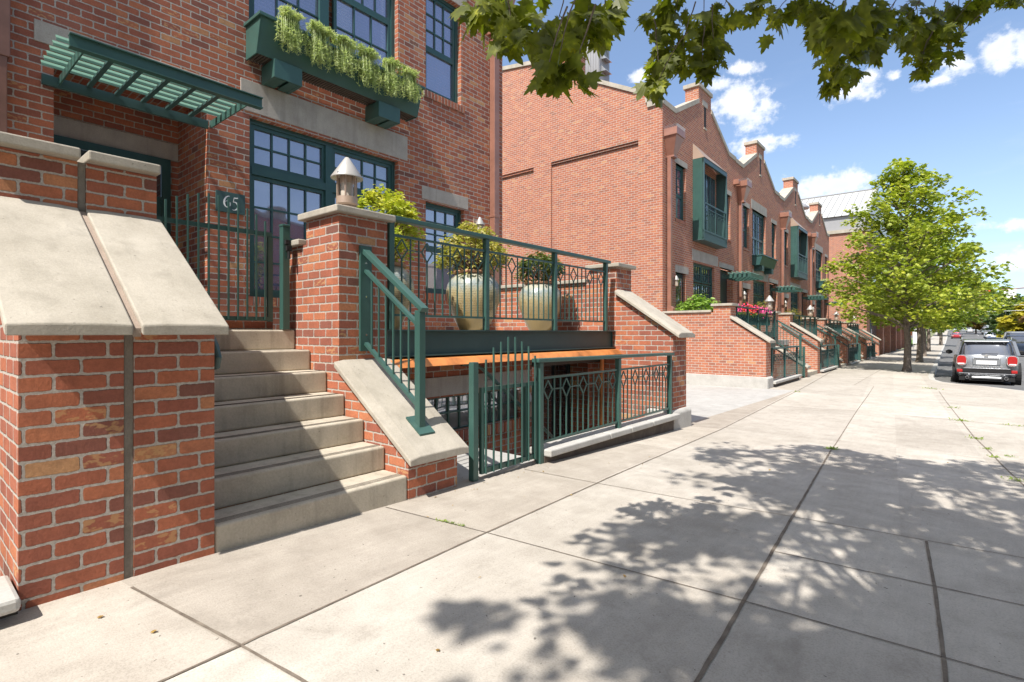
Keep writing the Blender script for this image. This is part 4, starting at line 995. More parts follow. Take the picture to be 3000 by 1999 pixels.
        by_.box(x + .005, xf - .06, b - .02, b, 4.6 + dz, 7.46 + dz)
        bo = by_.build('balcony_box', M['beam'], t)
        cs = MB()
        n = 9
        for i in range(n):
            xa = x + .005 + (xf - .065 - x - .005) * i / n; xb = x + .005 + (xf - .065 - x - .005) * (i + 1) / n
            cs.box(xa, xb - .006, a, a + .02 + (.014 if i % 2 else 0), 4.60 + dz, 7.46 + dz)
        cs.build('ribbed_side', M['green'], bo)
        MB().add([(x + .006, a, 8.04 + dz), (xf + .02, a - .01, 7.462 + dz), (xf + .02, b + .02, 7.462 + dz), (x + .006, b, 7.52 + dz), (x + .006, a, 7.462 + dz), (x + .006, b, 7.462 + dz)], [(0, 1, 2), (0, 2, 3), (0, 4, 1), (3, 2, 5)]).build('sloped_roof', M['lampm'], bo)
        win_ = MB(); win_.box(x + .01, x + .03, a + .3, b - .3, 4.65 + dz, 7.2 + dz); win_.build('balcony_door', M['glassd'], bo)
        fr_ = MB()
        for yy in (a + .3, a + .85, (a + b) / 2 - .03, b - .85, b - .36): fr_.box(x + .03, x + .05, yy, yy + .06, 4.66 + dz, 7.2 + dz)
        fr_.build('door_frame', M['greenwin'], bo)
        rl = MB(); rl.box(xf - .05, xf - .01, a + .07, b - .07, 5.86 + dz, 5.91 + dz); rl.box(xf - .04, xf - .02, a + .07, b - .07, 5.70 + dz, 5.725 + dz); rl.box(xf - .05, xf - .01, (a + b) / 2 - .02, (a + b) / 2 + .02, 4.92 + dz, 5.86 + dz)
        rr = rl.build('balcony_rail', M['beam'], bo)
        baluster_run(rr, xf - .03, a + .07, (a + b) / 2 - .02, 4.92 + dz, 5.70 + dz, 9, (2, 5, 8), dh=.09, r=.012, mat=M['beam'], single='balusters'); baluster_run(rr, xf - .03, (a + b) / 2 + .02, b - .07, 4.92 + dz, 5.70 + dz, 9, (2, 5, 8), dh=.09, r=.012, mat=M['beam'], single='balusters')
    else:
        a, b = y + 2.4, y + 4.95; zb = 4.45 + dz
        w_ = MB(); w_.prism([(x + .005, zb), (x + .32, zb), (x + .46, zb + .42), (x + .005, zb + .42)], 'y', a, b); w_.box(x + .42, x + .50, a - .03, b + .03, zb + .42, zb + .47); w_.box(x + .005, x + .42, a - .03, a + .02, zb + .42, zb + .47)
        wb_ = w_.build('window_box', M['greenwin'], t, bevel=.004)
        for q in (.3, 1.95): MB().box(x + .005, x + .36, a + q, a + q + .35, zb - .24, zb - .002).build('bracket', M['greenwin'], wb_)
    return t

def rowporch(k, dz):
    """walls, railings, stairs of one row-house porch: list of (thing)"""
    y = 16 + 7.4 * k; out = []
    xf, xt, xl = -4.03, -5.0, -5.5
    g = -.29 + dz if k == 0 else g1(y) - .02
    w = thing('stair_wall', '', 'wall', (-4.6, y + .25, dz), 'brick stair walls of the row beyond the driveway'); out.append(w)
    mb = MB(); mb.prism([(xf, -1.0 + dz), (xf, 1.03 + dz), (xt, 1.665 + dz), (xt, -1.0 + dz)], 'y', y, y + .5); mb.box(xl, xt, y, y + .5, -1.0 + dz, 2.08 + dz); mb.box(-7.09, xl - .001, y + .002, y + .498, -1.0 + dz, 1.90 + dz)
    mb.build('brickwork', M['brickfar'], w)
    slope_coping('sloping_slab', w, xf + .12, .99 + dz, xt + .002, 1.71 + dz, y - .06, y + .56, th=.06, crown=.02)
    cap('cap_stone', w, xl - .06, xt + .07, y - .06, y + .56, 2.082 + dz, 2.155 + dz); cap('cap_stone', w, -7.09, xl - .062, y - .05, y + .55, 1.902 + dz, 1.97 + dz)
    p = thing('stair_wall', '', 'wall', (-4.6, y + 5.3, dz), 'brick lamp piers of the row beyond the driveway'); out.append(p)
    a, b = y + 5.08, y + 5.55
    mb = MB(); mb.prism([(xf, -1.0 + dz), (xf, .05 + dz), (xt, .70 + dz), (xt, -1.0 + dz)], 'y', a, b); mb.box(xl, xt, a, b, -1.0 + dz, 2.0 + dz); mb.build('brickwork', M['brickfar'], p)
    slope_coping('sloping_slab', p, xf + .1, .02 + dz, xt + .002, .735 + dz, a - .05, b + .05, th=.055, crown=.015)
    cap('cap_stone', p, xl - .06, xt + .07, a - .06, b + .06, 2.002 + dz, 2.075 + dz)
    r = thing('terrace_railing', '', 'railing', (xt, y + 2.8, 1.0 + dz), 'green diamond-patterned railings'); out.append(r)
    ps = [y + .56, y + 1.7, y + 2.85, y + 3.95, y + 5.03]
    for yy in ps: MB().box(xt - .035, xt + .025, yy - .03, yy + .03, .95 + dz, 2.05 + dz).build('post', M['greenwin'], r)
    MB().box(xt - .05, xt + .04, y + .53, y + 5.07, 2.052 + dz, 2.10 + dz).build('top_rail', M['greenwin'], r)
    lb = MB(); lb.box(xt - .01, xt + .012, y + .56, y + 5.03, 1.90 + dz, 1.922 + dz); lb.box(xt - .01, xt + .012, y + .56, y + 5.03, 1.12 + dz, 1.142 + dz); lb.build('cross_bars', M['greenwin'], r)
    for q, s in zip(ps, ps[1:]): baluster_run(r, xt + .0, q + .03, s - .03, 1.13 + dz, 1.90 + dz, 9, (1, 4, 6, 9), r=.014, mat=M['greenwin'], single='balusters')
    tf = MB().box(-7.0, xt - .04, y + .51, y + 7.39, .80 + dz, 1.0 + dz); tb = MB().box(xt - .03, xt + .02, y + .52, y + 5.06, .74 + dz, .98 + dz)
    f = tf.build('terrace_floor', M['drive']); tag(f, '', 'terrace floor', 'raised terraces of the row'); out.append(f)
    be = tb.build('steel_beam', M['beam']); tag(be, '', 'beam', 'green terrace beams of the row'); out.append(be)
    bw_ = MB().box(xt - .35, xt - .2, y + .51, y + 5.07, -1.2 + dz, .79 + dz).build('basement_wall', M['brickfar']); tag(bw_, '', 'wall', 'basement walls of the row'); out.append(bw_)
    l = thing('low_railing', '', 'railing', (xf, y + 2.2, g), 'green diamond-patterned railings'); out.append(l)
    for yy in (y + .60, y + 2.15, y + 3.85): MB().box(xf - .03, xf + .03, yy - .03, yy + .03, -.25 + dz, .80 + dz).build('post', M['greenwin'], l)
    MB().box(xf - .05, xf + .05, y + .53, y + 3.95, .802 + dz, .85 + dz).build('top_rail', M['greenwin'], l)
    lb = MB(); lb.box(xf - .012, xf + .012, y + .6, y + 3.85, .63 + dz, .65 + dz); lb.box(xf - .012, xf + .012, y + .6, y + 3.85, -.07 + dz, -.05 + dz); lb.build('cross_bars', M['greenwin'], l)
    baluster_run(l, xf, y + .63, y + 2.12, -.06 + dz, .64 + dz, 13, (1, 4, 7, 10, 13), r=.014, mat=M['greenwin'], single='balusters'); baluster_run(l, xf, y + 2.18, y + 3.82, -.06 + dz, .64 + dz, 13, (1, 4, 7, 10, 13), r=.014, mat=M['greenwin'], single='balusters')
    q = thing('kerb_wall', '', 'kerb wall', (xf, y + 2.2, g), 'low kerb walls of the row'); out.append(q)
    MB().box(xf - .07, xf + .05, y + .52, y + 3.95, -.8 + dz, -.20 + dz).build('base', M['darkconc'], q); MB().box(xf - .12, xf + .13, y + .52, y + 3.98, -.198 + dz, -.12 + dz).build('coping_stone', M['whitestone'], q, bevel=.012)
    s = thing('stairs', '', 'stairs', (-4.5, y + 6.2, g), 'concrete steps of the row'); out.append(s)
    for i in range(7): MB().box(xf - .28 * (i + 1) - .05, xf - .28 * i, b + .01, y + 7.39, -.35 + .19 * i + dz - (.5 if i == 0 else 0), -.35 + .19 * (i + 1) + dz).build('step', M['step'], s, bevel=.012)
    h = thing('stair_railing', '', 'railing', (xf, y + 5.3, .3 + dz), 'green stair railings'); out.append(h)
    yy = y + 5.31
    MB().box(xf - .22, xf - .15, yy - .035, yy + .035, .14 + dz, 1.22 + dz).build('post', M['green'], h); MB().box(xt + .003, xt + .03, yy - .06, yy + .06, .85 + dz, 1.75 + dz).build('wall_plate', M['greenwin'], h)
    MB().bar((xt + .02, yy, 1.74 + dz), (xf - .10, yy, 1.20 + dz), .08, .045).build('top_rail', M['green'], h)
    MB().bar((xt + .02, yy, 1.57 + dz), (xf - .2, yy, 1.07 + dz), .04, .03).build('middle_rail', M['green'], h); MB().bar((xt + .02, yy, .92 + dz), (xf - .2, yy, .41 + dz), .04, .03).build('bottom_rail', M['green'], h)
    bl = MB()
    for i in range(6): xx = xt + .12 + .11 * i; fz = (xx - xt) / .77; bl.bar((xx, yy, .92 - .51 * fz + dz), (xx, yy, 1.57 - .51 * fz + dz), .014)
    bl.build('balusters', M['green'], h)
    h2 = thing('handrail', '', 'handrail', (xf, y + 7.3, .3 + dz), 'wall handrails of the row'); out.append(h2)
    MB().tube([(xt - .3, y + 7.32, 1.62 + dz), (xf + .0, y + 7.32, .72 + dz), (xf + .08, y + 7.32, .66 + dz)], .03, 8).build('rail', M['beam'], h2)
    gt = thing('gate', '', 'gate', (xf, y + 4.5, g), 'green bar gates'); out.append(gt)
    MB().box(xf - .03, xf + .03, y + 4.93, y + 4.99, g - .05, .80 + dz).build('post', M['green'], gt)
    for i in range(7): u = y + 4.08 + .13 * i; MB().bar((xf + .01, u, g + .06), (xf + .01, u, .55 + dz + .16 * sin(pi * (i + .5) / 7) + .12), .016).build('bar', M['green'], gt)
    MB().box(xf - .03, xf + .0, y + 4.0, y + 4.92, .42 + dz, .46 + dz).build('top_rail', M['green'], gt); MB().box(xf - .03, xf + .0, y + 4.0, y + 4.92, g + .05, g + .1).build('bottom_rail', M['green'], gt)
    ln = pier_lantern('', -5.25, y + 5.31, 2.077 + dz, 1.1); out.append(ln)
    wl = wall_lamp('', -7.1, y + .78, 3.05 + dz); out.append(wl)
    return out
random.seed(3)
A = rowhouse(0, 'A', 0.0); B = rowhouse(1, 'B', -.05)
porch = rowporch(0, 0.0)
ordn = ['nearest', 'second', 'third', 'farthest']
A['label'] = 'row house nearest the driveway with a boxed green balcony and big blank side wall'
B['label'] = 'second row house beyond the driveway, with an upper window box between two rain heads'
A2 = copy_tree(A); A2.location = A.location + Vector((0, 14.8, -.10)); A2['label'] = 'third row house, with the farther boxed green balcony'
B2 = copy_tree(B); B2.location = B.location + Vector((0, 14.8, -.10)); B2['label'] = 'farthest row house, with planted window box, against the taller metal-roofed building'
LB = {'stair_wall': ['brick wall with sloping stone beginning the porch of the %s row house', 'brick lamp pier with sloping stone of the %s row house'], 'terrace_railing': ['upper terrace railing of the %s row house'], 'terrace_floor': ['raised terrace floor of the %s row house'],
      'steel_beam': ['green beam under the terrace of the %s row house'], 'basement_wall': ['brick basement wall under the terrace of the %s row house'], 'low_railing': ['low pavement railing of the %s row house'], 'kerb_wall': ['low kerb wall with pale coping before the %s row house'],
      'stairs': ['concrete steps up to the %s row house'], 'stair_railing': ['sloping green stair railing of the %s row house'], 'handrail': ['dark wall handrail beside the steps of the %s row house'], 'gate': ['small bar gate beside the lamp pier of the %s row house'],
      'pier_lantern': ['lantern on the lamp pier of the %s row house'], 'wall_lantern': ['lantern by the side door of the %s row house']}
def label_porch(lst, word):
    seen = {}
    for o in lst:
        b = o.name.split('.')[0]; i = seen.get(b, 0); seen[b] = i + 1; o['label'] = LB[b][i] % word
label_porch(porch, ordn[0])
for k in (1, 2, 3):
    cps = []
    for o in porch:
        c = copy_tree(o); c.location = o.location + Vector((0, 7.4 * k, -.065 * k)); cps.append(c)
    label_porch(cps, ordn[k])
# end pier after the last stairs
ewp = thing('stair_wall', 'last brick wall with sloping stone, beside the taller brick building', 'wall', (-4.6, 45.8, -.2), 'brick stair walls of the row beyond the driveway')
mb = MB(); mb.prism([(-4.03, -1.2), (-4.03, .77), (-5.0, 1.4), (-5.0, -1.2)], 'y', 45.6, 46.1); mb.box(-7, -5.0, 45.6, 46.1, -1.2, 1.6); mb.build('brickwork', M['brickfar'], ewp)
slope_coping('sloping_slab', ewp, -3.91, .72, -4.998, 1.45, 45.54, 46.16, th=.06)
# plinth under the first wall
pl = MB(); pl.prism([(-3.97, -.9), (-3.97, -.01), (-4.02, .035), (-20, .035), (-20, -.9)], 'y', 15.93, 15.998); pl.prism([(-3.965, -.9), (-3.965, -.01), (-4.02, .035), (-4.10, .035), (-4.10, -.9)], 'y', 15.999, 16.54)
tag(pl.build('plinth', M['whitestone'], bevel=.01), 'white concrete plinth along the foot of the driveway-side brick wall', 'plinth')
# side wall of the nearest row house with shallow recessed panels
S = []
sw_ = MB(); yq = 16.0
prof = [(-7.101, -1.5), (-7.101, 8.60), (-7.61, 8.60), (-7.61, 9.27), (-8.08, 9.22), (-10.2, 10.32), (-10.2, 11.17), (-14.2, 11.85), (-20, 12.6), (-20, -1.5)]
# panel holes: cells in x/z below z=8.3
def wall_y(mb, y, x0, x1, z0, z1, holes, dep):
    xs = sorted(set([x0, x1] + [h[0] for h in holes] + [h[1] for h in holes])); zs = sorted(set([z0, z1] + [h[2] for h in holes] + [h[3] for h in holes]))
    for a, b in zip(xs, xs[1:]):
        for c, d in zip(zs, zs[1:]):
            hh = [h for h in holes if h[0] < (a + b) / 2 < h[1] and h[2] < (c + d) / 2 < h[3]]
            yy = y + (hh[0][4] if hh else 0)
            mb.add([(a, yy, c), (b, yy, c), (b, yy, d), (a, yy, d)], [(0, 1, 2, 3)])
    for a, b, c, d, e in holes:
        mb.add([(a, y, c), (a, y + e, c), (a, y + e, d), (a, y, d)], [(0, 1, 2, 3)]); mb.add([(b, y, c), (b, y, d), (b, y + e, d), (b, y + e, c)], [(0, 1, 2, 3)])
        mb.add([(a, y, d), (a, y + e, d), (b, y + e, d), (b, y, d)], [(0, 1, 2, 3)]); mb.add([(a, y, c), (b, y, c), (b, y + e, c), (a, y + e, c)], [(0, 1, 2, 3)])
wall_y(sw_, 15.999, -20, -7.101, -1.5, 8.3, [(-11.46, -7.94, 7.54, 7.63, .04), (-11.46, -7.94, .3, 7.54, .07), (-16, -12.28, 7.50, 7.60, .04), (-16, -12.28, .3, 7.50, .07)], .05)
sw_.prism([(-7.101, 8.3), (-7.101, 8.598), (-7.61, 8.598), (-7.61, 9.27), (-8.08, 9.22), (-10.2, 10.32), (-10.2, 11.17), (-14.2, 11.85), (-20, 12.6), (-20, 8.3)], 'y', 15.999, 16.35)
sw_.build('side_wall', M['brickfar'], A)
cpm = MB()
def cseg(a, b, t=.15, y0=15.94, y1=16.42):
    cpm.add([(a[0], y0, a[1]), (b[0], y0, b[1]), (b[0], y1, b[1]), (a[0], y1, a[1]), (a[0], y0, a[1] + t), (b[0], y0, b[1] + t), (b[0], y1, b[1] + t), (a[0], y1, a[1] + t)], [(0, 1, 2, 3), (4, 7, 6, 5), (0, 4, 5, 1), (1, 5, 6, 2), (2, 6, 7, 3), (3, 7, 4, 0)])
cseg((-7.05, 8.602), (-7.609, 8.602), .168, 15.94, 16.008); cseg((-7.57, 9.272), (-8.08, 9.222)); cseg((-8.08, 9.222), (-10.16, 10.322)); cseg((-10.16, 11.172), (-14.2, 11.852)); cseg((-14.2, 11.852), (-20, 12.602))
cpm.build('parapet_coping', M['coping'], A)
cpo = MB(); cpo.box(-7.665, -7.605, 15.94, 16.42, 8.77, 9.27); cpo.build('parapet_step', M['coping'], A)
# ribbed metal flue on the roof
fl = thing('roof_flue', 'grey ribbed metal flue housing with louvres on the roof behind the big blank wall', 'flue', (-10.3, 17.4, 10), None)
m_ = MB(); m_.box(-10.75, -10.0, 17.0, 17.75, 8.5, 12.1)
for i in range(7): xx = -10.72 + .11 * i; m_.box(xx, xx + .03, 16.98, 17.0, 8.5, 12.1)
m_.build('housing', M['greymet'], fl); MB().box(-10.8, -9.95, 16.95, 17.8, 12.1, 12.16).build('cap', M['steel'], fl)
for zz in (11.0, 11.45): MB().prism([(-9.998, zz), (-9.80, zz - .02), (-9.998, zz + .22)], 'y', 17.15, 17.6).build('louvre', M['steel'], fl)
MB().tube([(-10.5, 17.35, 12.1), (-10.5, 17.35, 13.1)], .16, 16).build('pipe', M['steel'], fl, smooth='auto')
rv = MB(); rv.tube([(-9.2, 45.8, 9), (-9.2, 45.8, 11.0)], .35, 16); rv.lathe((-9.2, 45.8, 11.0), [(.75, -.1), (.75, 0), (.05, .55)], 20); tag(rv.build('roof_vent', M['greymet'], smooth='auto'), 'round roof vent with dark hood behind the farthest gable', 'vent')

# little objects on the row terraces
def shrub(name, lab, cat, x, y, z, r, n, size, kind, mat, group=None, up=.35):
    s = thing(name, lab, cat, (x, y, z), group); st_ = MB(); lf = MB(); R_ = Vector(r) if not isinstance(r, (int, float)) else Vector((r, r, r))
    for i in range(14):
        d = rnd_unit(); d.z = abs(d.z); e = (x + d.x * R_.x * .8, y + d.y * R_.y * .8, z + d.z * R_.z * 1.5 + .05)
        st_.tube(limb_path((x, y, z), e, 0, .06, 3), [.012, .009, .006, .004], 5); clump(lf, e, (R_.x * .4, R_.y * .4, R_.z * .35), n // 28, size, kind, up, .05)
    clump(lf, (x, y, z + R_.z * .85), R_, n // 2, size, kind, up, .3)
    st_.build('stem', M['twig'], s); lf.build('foliage', mat, s); return s
random.seed(21)
shrub('laurel_shrub', 'bright green laurel-like shrub over the low coping nearest the driveway', 'shrub', -6.2, 16.75, 1.6, (.72, .5, .5), 1400, .15, 'oval', M['shrubg'])
for k, (x, y, z, lab) in enumerate([(-5.9, 22.6, 1.3, 'golden conifer just behind the first distant lantern'), (-5.9, 28.2, 1.2, 'golden conifer on the second row terrace, beside a lantern')]):
    shrub('golden_conifer', lab, 'conifer', x, y, z, (.42, .42, .72), 1500, .13, 'needle', M['conif'], 'golden conifers on the row terraces', .1)
fp = thing('flower_planter', 'railing planter overflowing with pink and red flowers on the nearest row terrace', 'flowers', (-5.2, 18.6, 1.9))
MB().box(-5.35, -5.08, 16.7, 20.7, 1.55, 1.85).build('trough', M['greenwin'], fp)
lf = MB(); clump(lf, (-5.2, 18.7, 1.88), (.22, 1.95, .14), 900, .09, 'oval', .3); lf.build('foliage', M['shrubg'], fp)
f1 = MB(); f2 = MB()
for i in range(170):
    yy = random.uniform(16.8, 20.6); q = f2 if (17.6 < yy < 18.7) else f1
    for _ in range(5): add_leaf(q, (-5.15 + random.gauss(0, .12), yy + random.gauss(0, .03), 2.02 + random.gauss(.02, .07)), .07, 'oval', rnd_unit(), rnd_unit())
f1.build('pink_blossom', M['flower'], fp); f2.build('red_blossom', M['flowerr'], fp)
lat = MB()
for i in range(7): yy = 46.6 + .45 * i; lat.box(-6.02, -5.98, yy, yy + .07, 1.0, 3.1)
for i in range(5): lat.box(-5.97, -5.94, 46.5, 49.5, 1.3 + .4 * i, 1.37 + .4 * i)
tag(lat.build('trellis', M['pipedark']), 'brown square lattice trellis beyond the farthest row terrace', 'trellis')
random.seed(5); lf = MB(); clump(lf, (-6.75, 41.9, 4.95 - .1), (.25, 1.2, .16), 500, .12, 'needle', .4); tag(lf.build('window_box_plants', M['fern']), 'tufts of foliage in the farthest row house window box', 'plant')

# ================================================================== TALLER BUILDING BEYOND
fb = thing('brick_building', 'taller brick building with pale standing-seam metal roof behind the nearest street tree', 'building', (-12, 65, -.4), None)
mb = MB(); mb.box(-26, -5.2, 50, 88, .9, 9.35); mb.build('brick_wall', M['brickfar'], fb)
MB().box(-26, -5.16, 49.96, 88.04, -.8, .9).build('plinth', M['lintel'], fb)
MB().box(-26.1, -5.05, 49.85, 88.1, 9.35, 9.62).build('stone_band', M['coping'], fb); MB().box(-26, -5.3, 50.1, 88, 9.62, 10.75).build('metal_fascia', M['greymet'], fb)
rf = MB(); rf.add([(-26, 49.9, 10.75), (-5.1, 49.9, 10.75), (-5.1, 56.5, 14.0), (-26, 56.5, 14.0), (-26, 80, 14.0), (-5.1, 80, 14.0), (-5.1, 88, 10.75), (-26, 88, 10.75)], [(0, 1, 2, 3), (3, 2, 5, 4), (4, 5, 6, 7), (1, 6, 5, 2), (0, 3, 4, 7)])
r_ = rf.build('metal_roof', M['roof'], fb)
se = MB()
for i in range(42): xx = -25.9 + .5 * i; se.bar((xx, 49.9, 10.78), (xx, 56.5, 14.03), .035, .07)
se.box(-26, -5.05, 56.4, 56.6, 14.0, 14.08); se.build('standing_seam', M['greymet'], r_)
for i in range(5):
    a = 52 + 7 * i
    w_ = MB(); w_.box(-5.19, -5.14, a, a + 4.2, .9, 4.0); w1 = w_.build('shopfront', M['door'], fb); MB().box(-5.14, -5.13, a + .3, a + 3.9, 1.1, 3.8).build('pane', M['glassd'], w1)
    MB().box(-5.19, -4.7, a + 4.6, a + 5.6, -.7, 4.6).build('pilaster', M['brickfar'], fb)
    MB().box(-5.19, -5.12, a + .6, a + 3.6, 5.4, 8.0).build('upper_window', M['glassd'], fb)
MB().box(-5.2, -3.4, 50.3, 88, 4.62, 4.95).build('awning', M['door'], fb)

# ================================================================== STREET TREES
street_tree(-1.48, 27.8, 8.5, 3.65, 2.15, M['leafmaple'], .18, 17000, 'street maple nearest along the pavement, tall with sparse yellow-green top', .135, 101, group='street maples along the kerb')
street_tree(-1.45, 38.0, 8.0, 4.15, 2.4, M['leafmaple2'], .23, 12500, 'broad street maple second along the kerb, reaching furthest over the road', .15, 102, group='street maples along the kerb', asp=.93)
street_tree(-1.61, 49.0, 7.6, 3.1, 2.3, M['leafmaple2'], .28, 4500, 'third street maple along the kerb', .14, 103, group='street maples along the kerb')
street_tree(-1.75, 64.0, 7.8, 3.2, 2.4, M['leafmaple2'], .34, 3000, 'fourth street maple along the kerb', .15, 104, group='street maples along the kerb')
street_tree(-1.3, 99.0, 8.6, 4.6, 2.6, M['leafmaple2'], .45, 2000, 'fifth and farthest street maple, in its dark planting bed', .2, 105, group='street maples along the kerb')
# far trees along and across the street
far = [(12.5, 104, 8.6, 5.0, 'leafrust', 'rust-coloured autumn tree behind the lane sign'), (8.4, 114, 6.4, 3.4, 'leafyel', 'bright yellow tree beneath the signal arm'), (16.5, 122, 9, 5.0, 'leafyel', 'yellow-brown tree at the right edge beyond the parked van'),
       (9.5, 150, 9.5, 5.5, 'leafdark', 'light green tree behind the red traffic light'), (5.5, 215, 14, 4, 'leafrust', 'thin brownish tree top left of the red traffic light'), (12, 205, 13.5, 5.0, 'leafdark', 'dark green tree top between the traffic light and the sign'),
       (-3, 190, 15, 7, 'leafdark', 'green tree at the far end of the street behind the red car'), (9, 262, 17, 9, 'leafdark', 'hazy green tree closing the far end of the road'), (2, 300, 15, 8, 'leafrust', 'distant olive tree closing the street at the left'), (-9, 150, 12, 6, 'leafdark', 'green tree beyond the lawn on the left side of the street'), (17, 165, 14, 6, 'leafrust', 'tall brown tree farthest right')]
for i, (x, y, H, R_, mt, lb) in enumerate(far):
    street_tree(x, y, H, R_, H * .14, M[mt], .62 + y / 500, 2300, lb, .25, 200 + i, group='trees far down the street')
# lawn, signs far left
struct(MB().box(-12, -3.2, 104, 150, -.52, -.34).build('lawn', M['grass']))
sg = thing('sign_board', 'white pavement sign board between the distant maple trunks', 'sign', (-2.6, 72, -.5)); MB().box(-3.3, -2.2, 72, 72.1, .1, 1.7).build('board', M['white'], sg); MB().box(-3.3, -3.22, 71.98, 72.0, -.6, .1).build('leg', M['steel'], sg); MB().box(-2.28, -2.2, 71.98, 72.0, -.6, .1).build('leg', M['steel'], sg)
sg = thing('banner', 'white banner hanging beyond the corner of the taller brick building', 'banner', (-4.5, 90, .5)); MB().box(-5.0, -4.1, 90, 90.06, .6, 3.6).build('cloth', M['white'], sg); MB().box(-5.1, -5.02, 89.98, 90.08, -.6, 3.9).build('pole', M['steel'], sg); MB().box(-4.9, -4.2, 89.96, 89.99, .9, 1.5).build('orange_panel', M['copper'], sg)

# across the street, outside the frame: mirrored in the windows
for i, (y0, y1, z1, m_, lb) in enumerate([(-34, -14, 7, 'brickfar', 'low brick shop building across the street, behind the camera'), (-9, 22, 9, 'brickfar', 'brick building directly across the street, mirrored in the windows'), (30, 62, 7.5, 'lintel', 'pale rendered building across the street outside the frame')]):
    o_ = thing('street_building', lb, 'building', (26, (y0 + y1) / 2, 0)); MB().box(20, 32, y0, y1, -.7, z1).build('wall', M[m_], o_); MB().box(19.9, 32.1, y0 - .1, y1 + .1, z1, z1 + .3).build('cornice', M['coping'], o_)
    for k in range(int((y1 - y0) / 4)): MB().box(19.96, 20.0, y0 + 1 + 4 * k, y0 + 3.4 + 4 * k, .4, 3.0).build('window', M['glassd'], o_)
for i, yy in enumerate((-22, -12, -2, 9, 20)):
    street_tree(15, yy, 8.5, 4.2, 2.4, M['leafmaple2'], .42, 1100, ['maple across the street, far behind the camera', 'maple across the street, behind the camera', 'maple across the street opposite the near house', 'maple across the street opposite the driveway', 'maple across the street opposite the first row house'][i], .2, 300 + i, group='maples across the street')

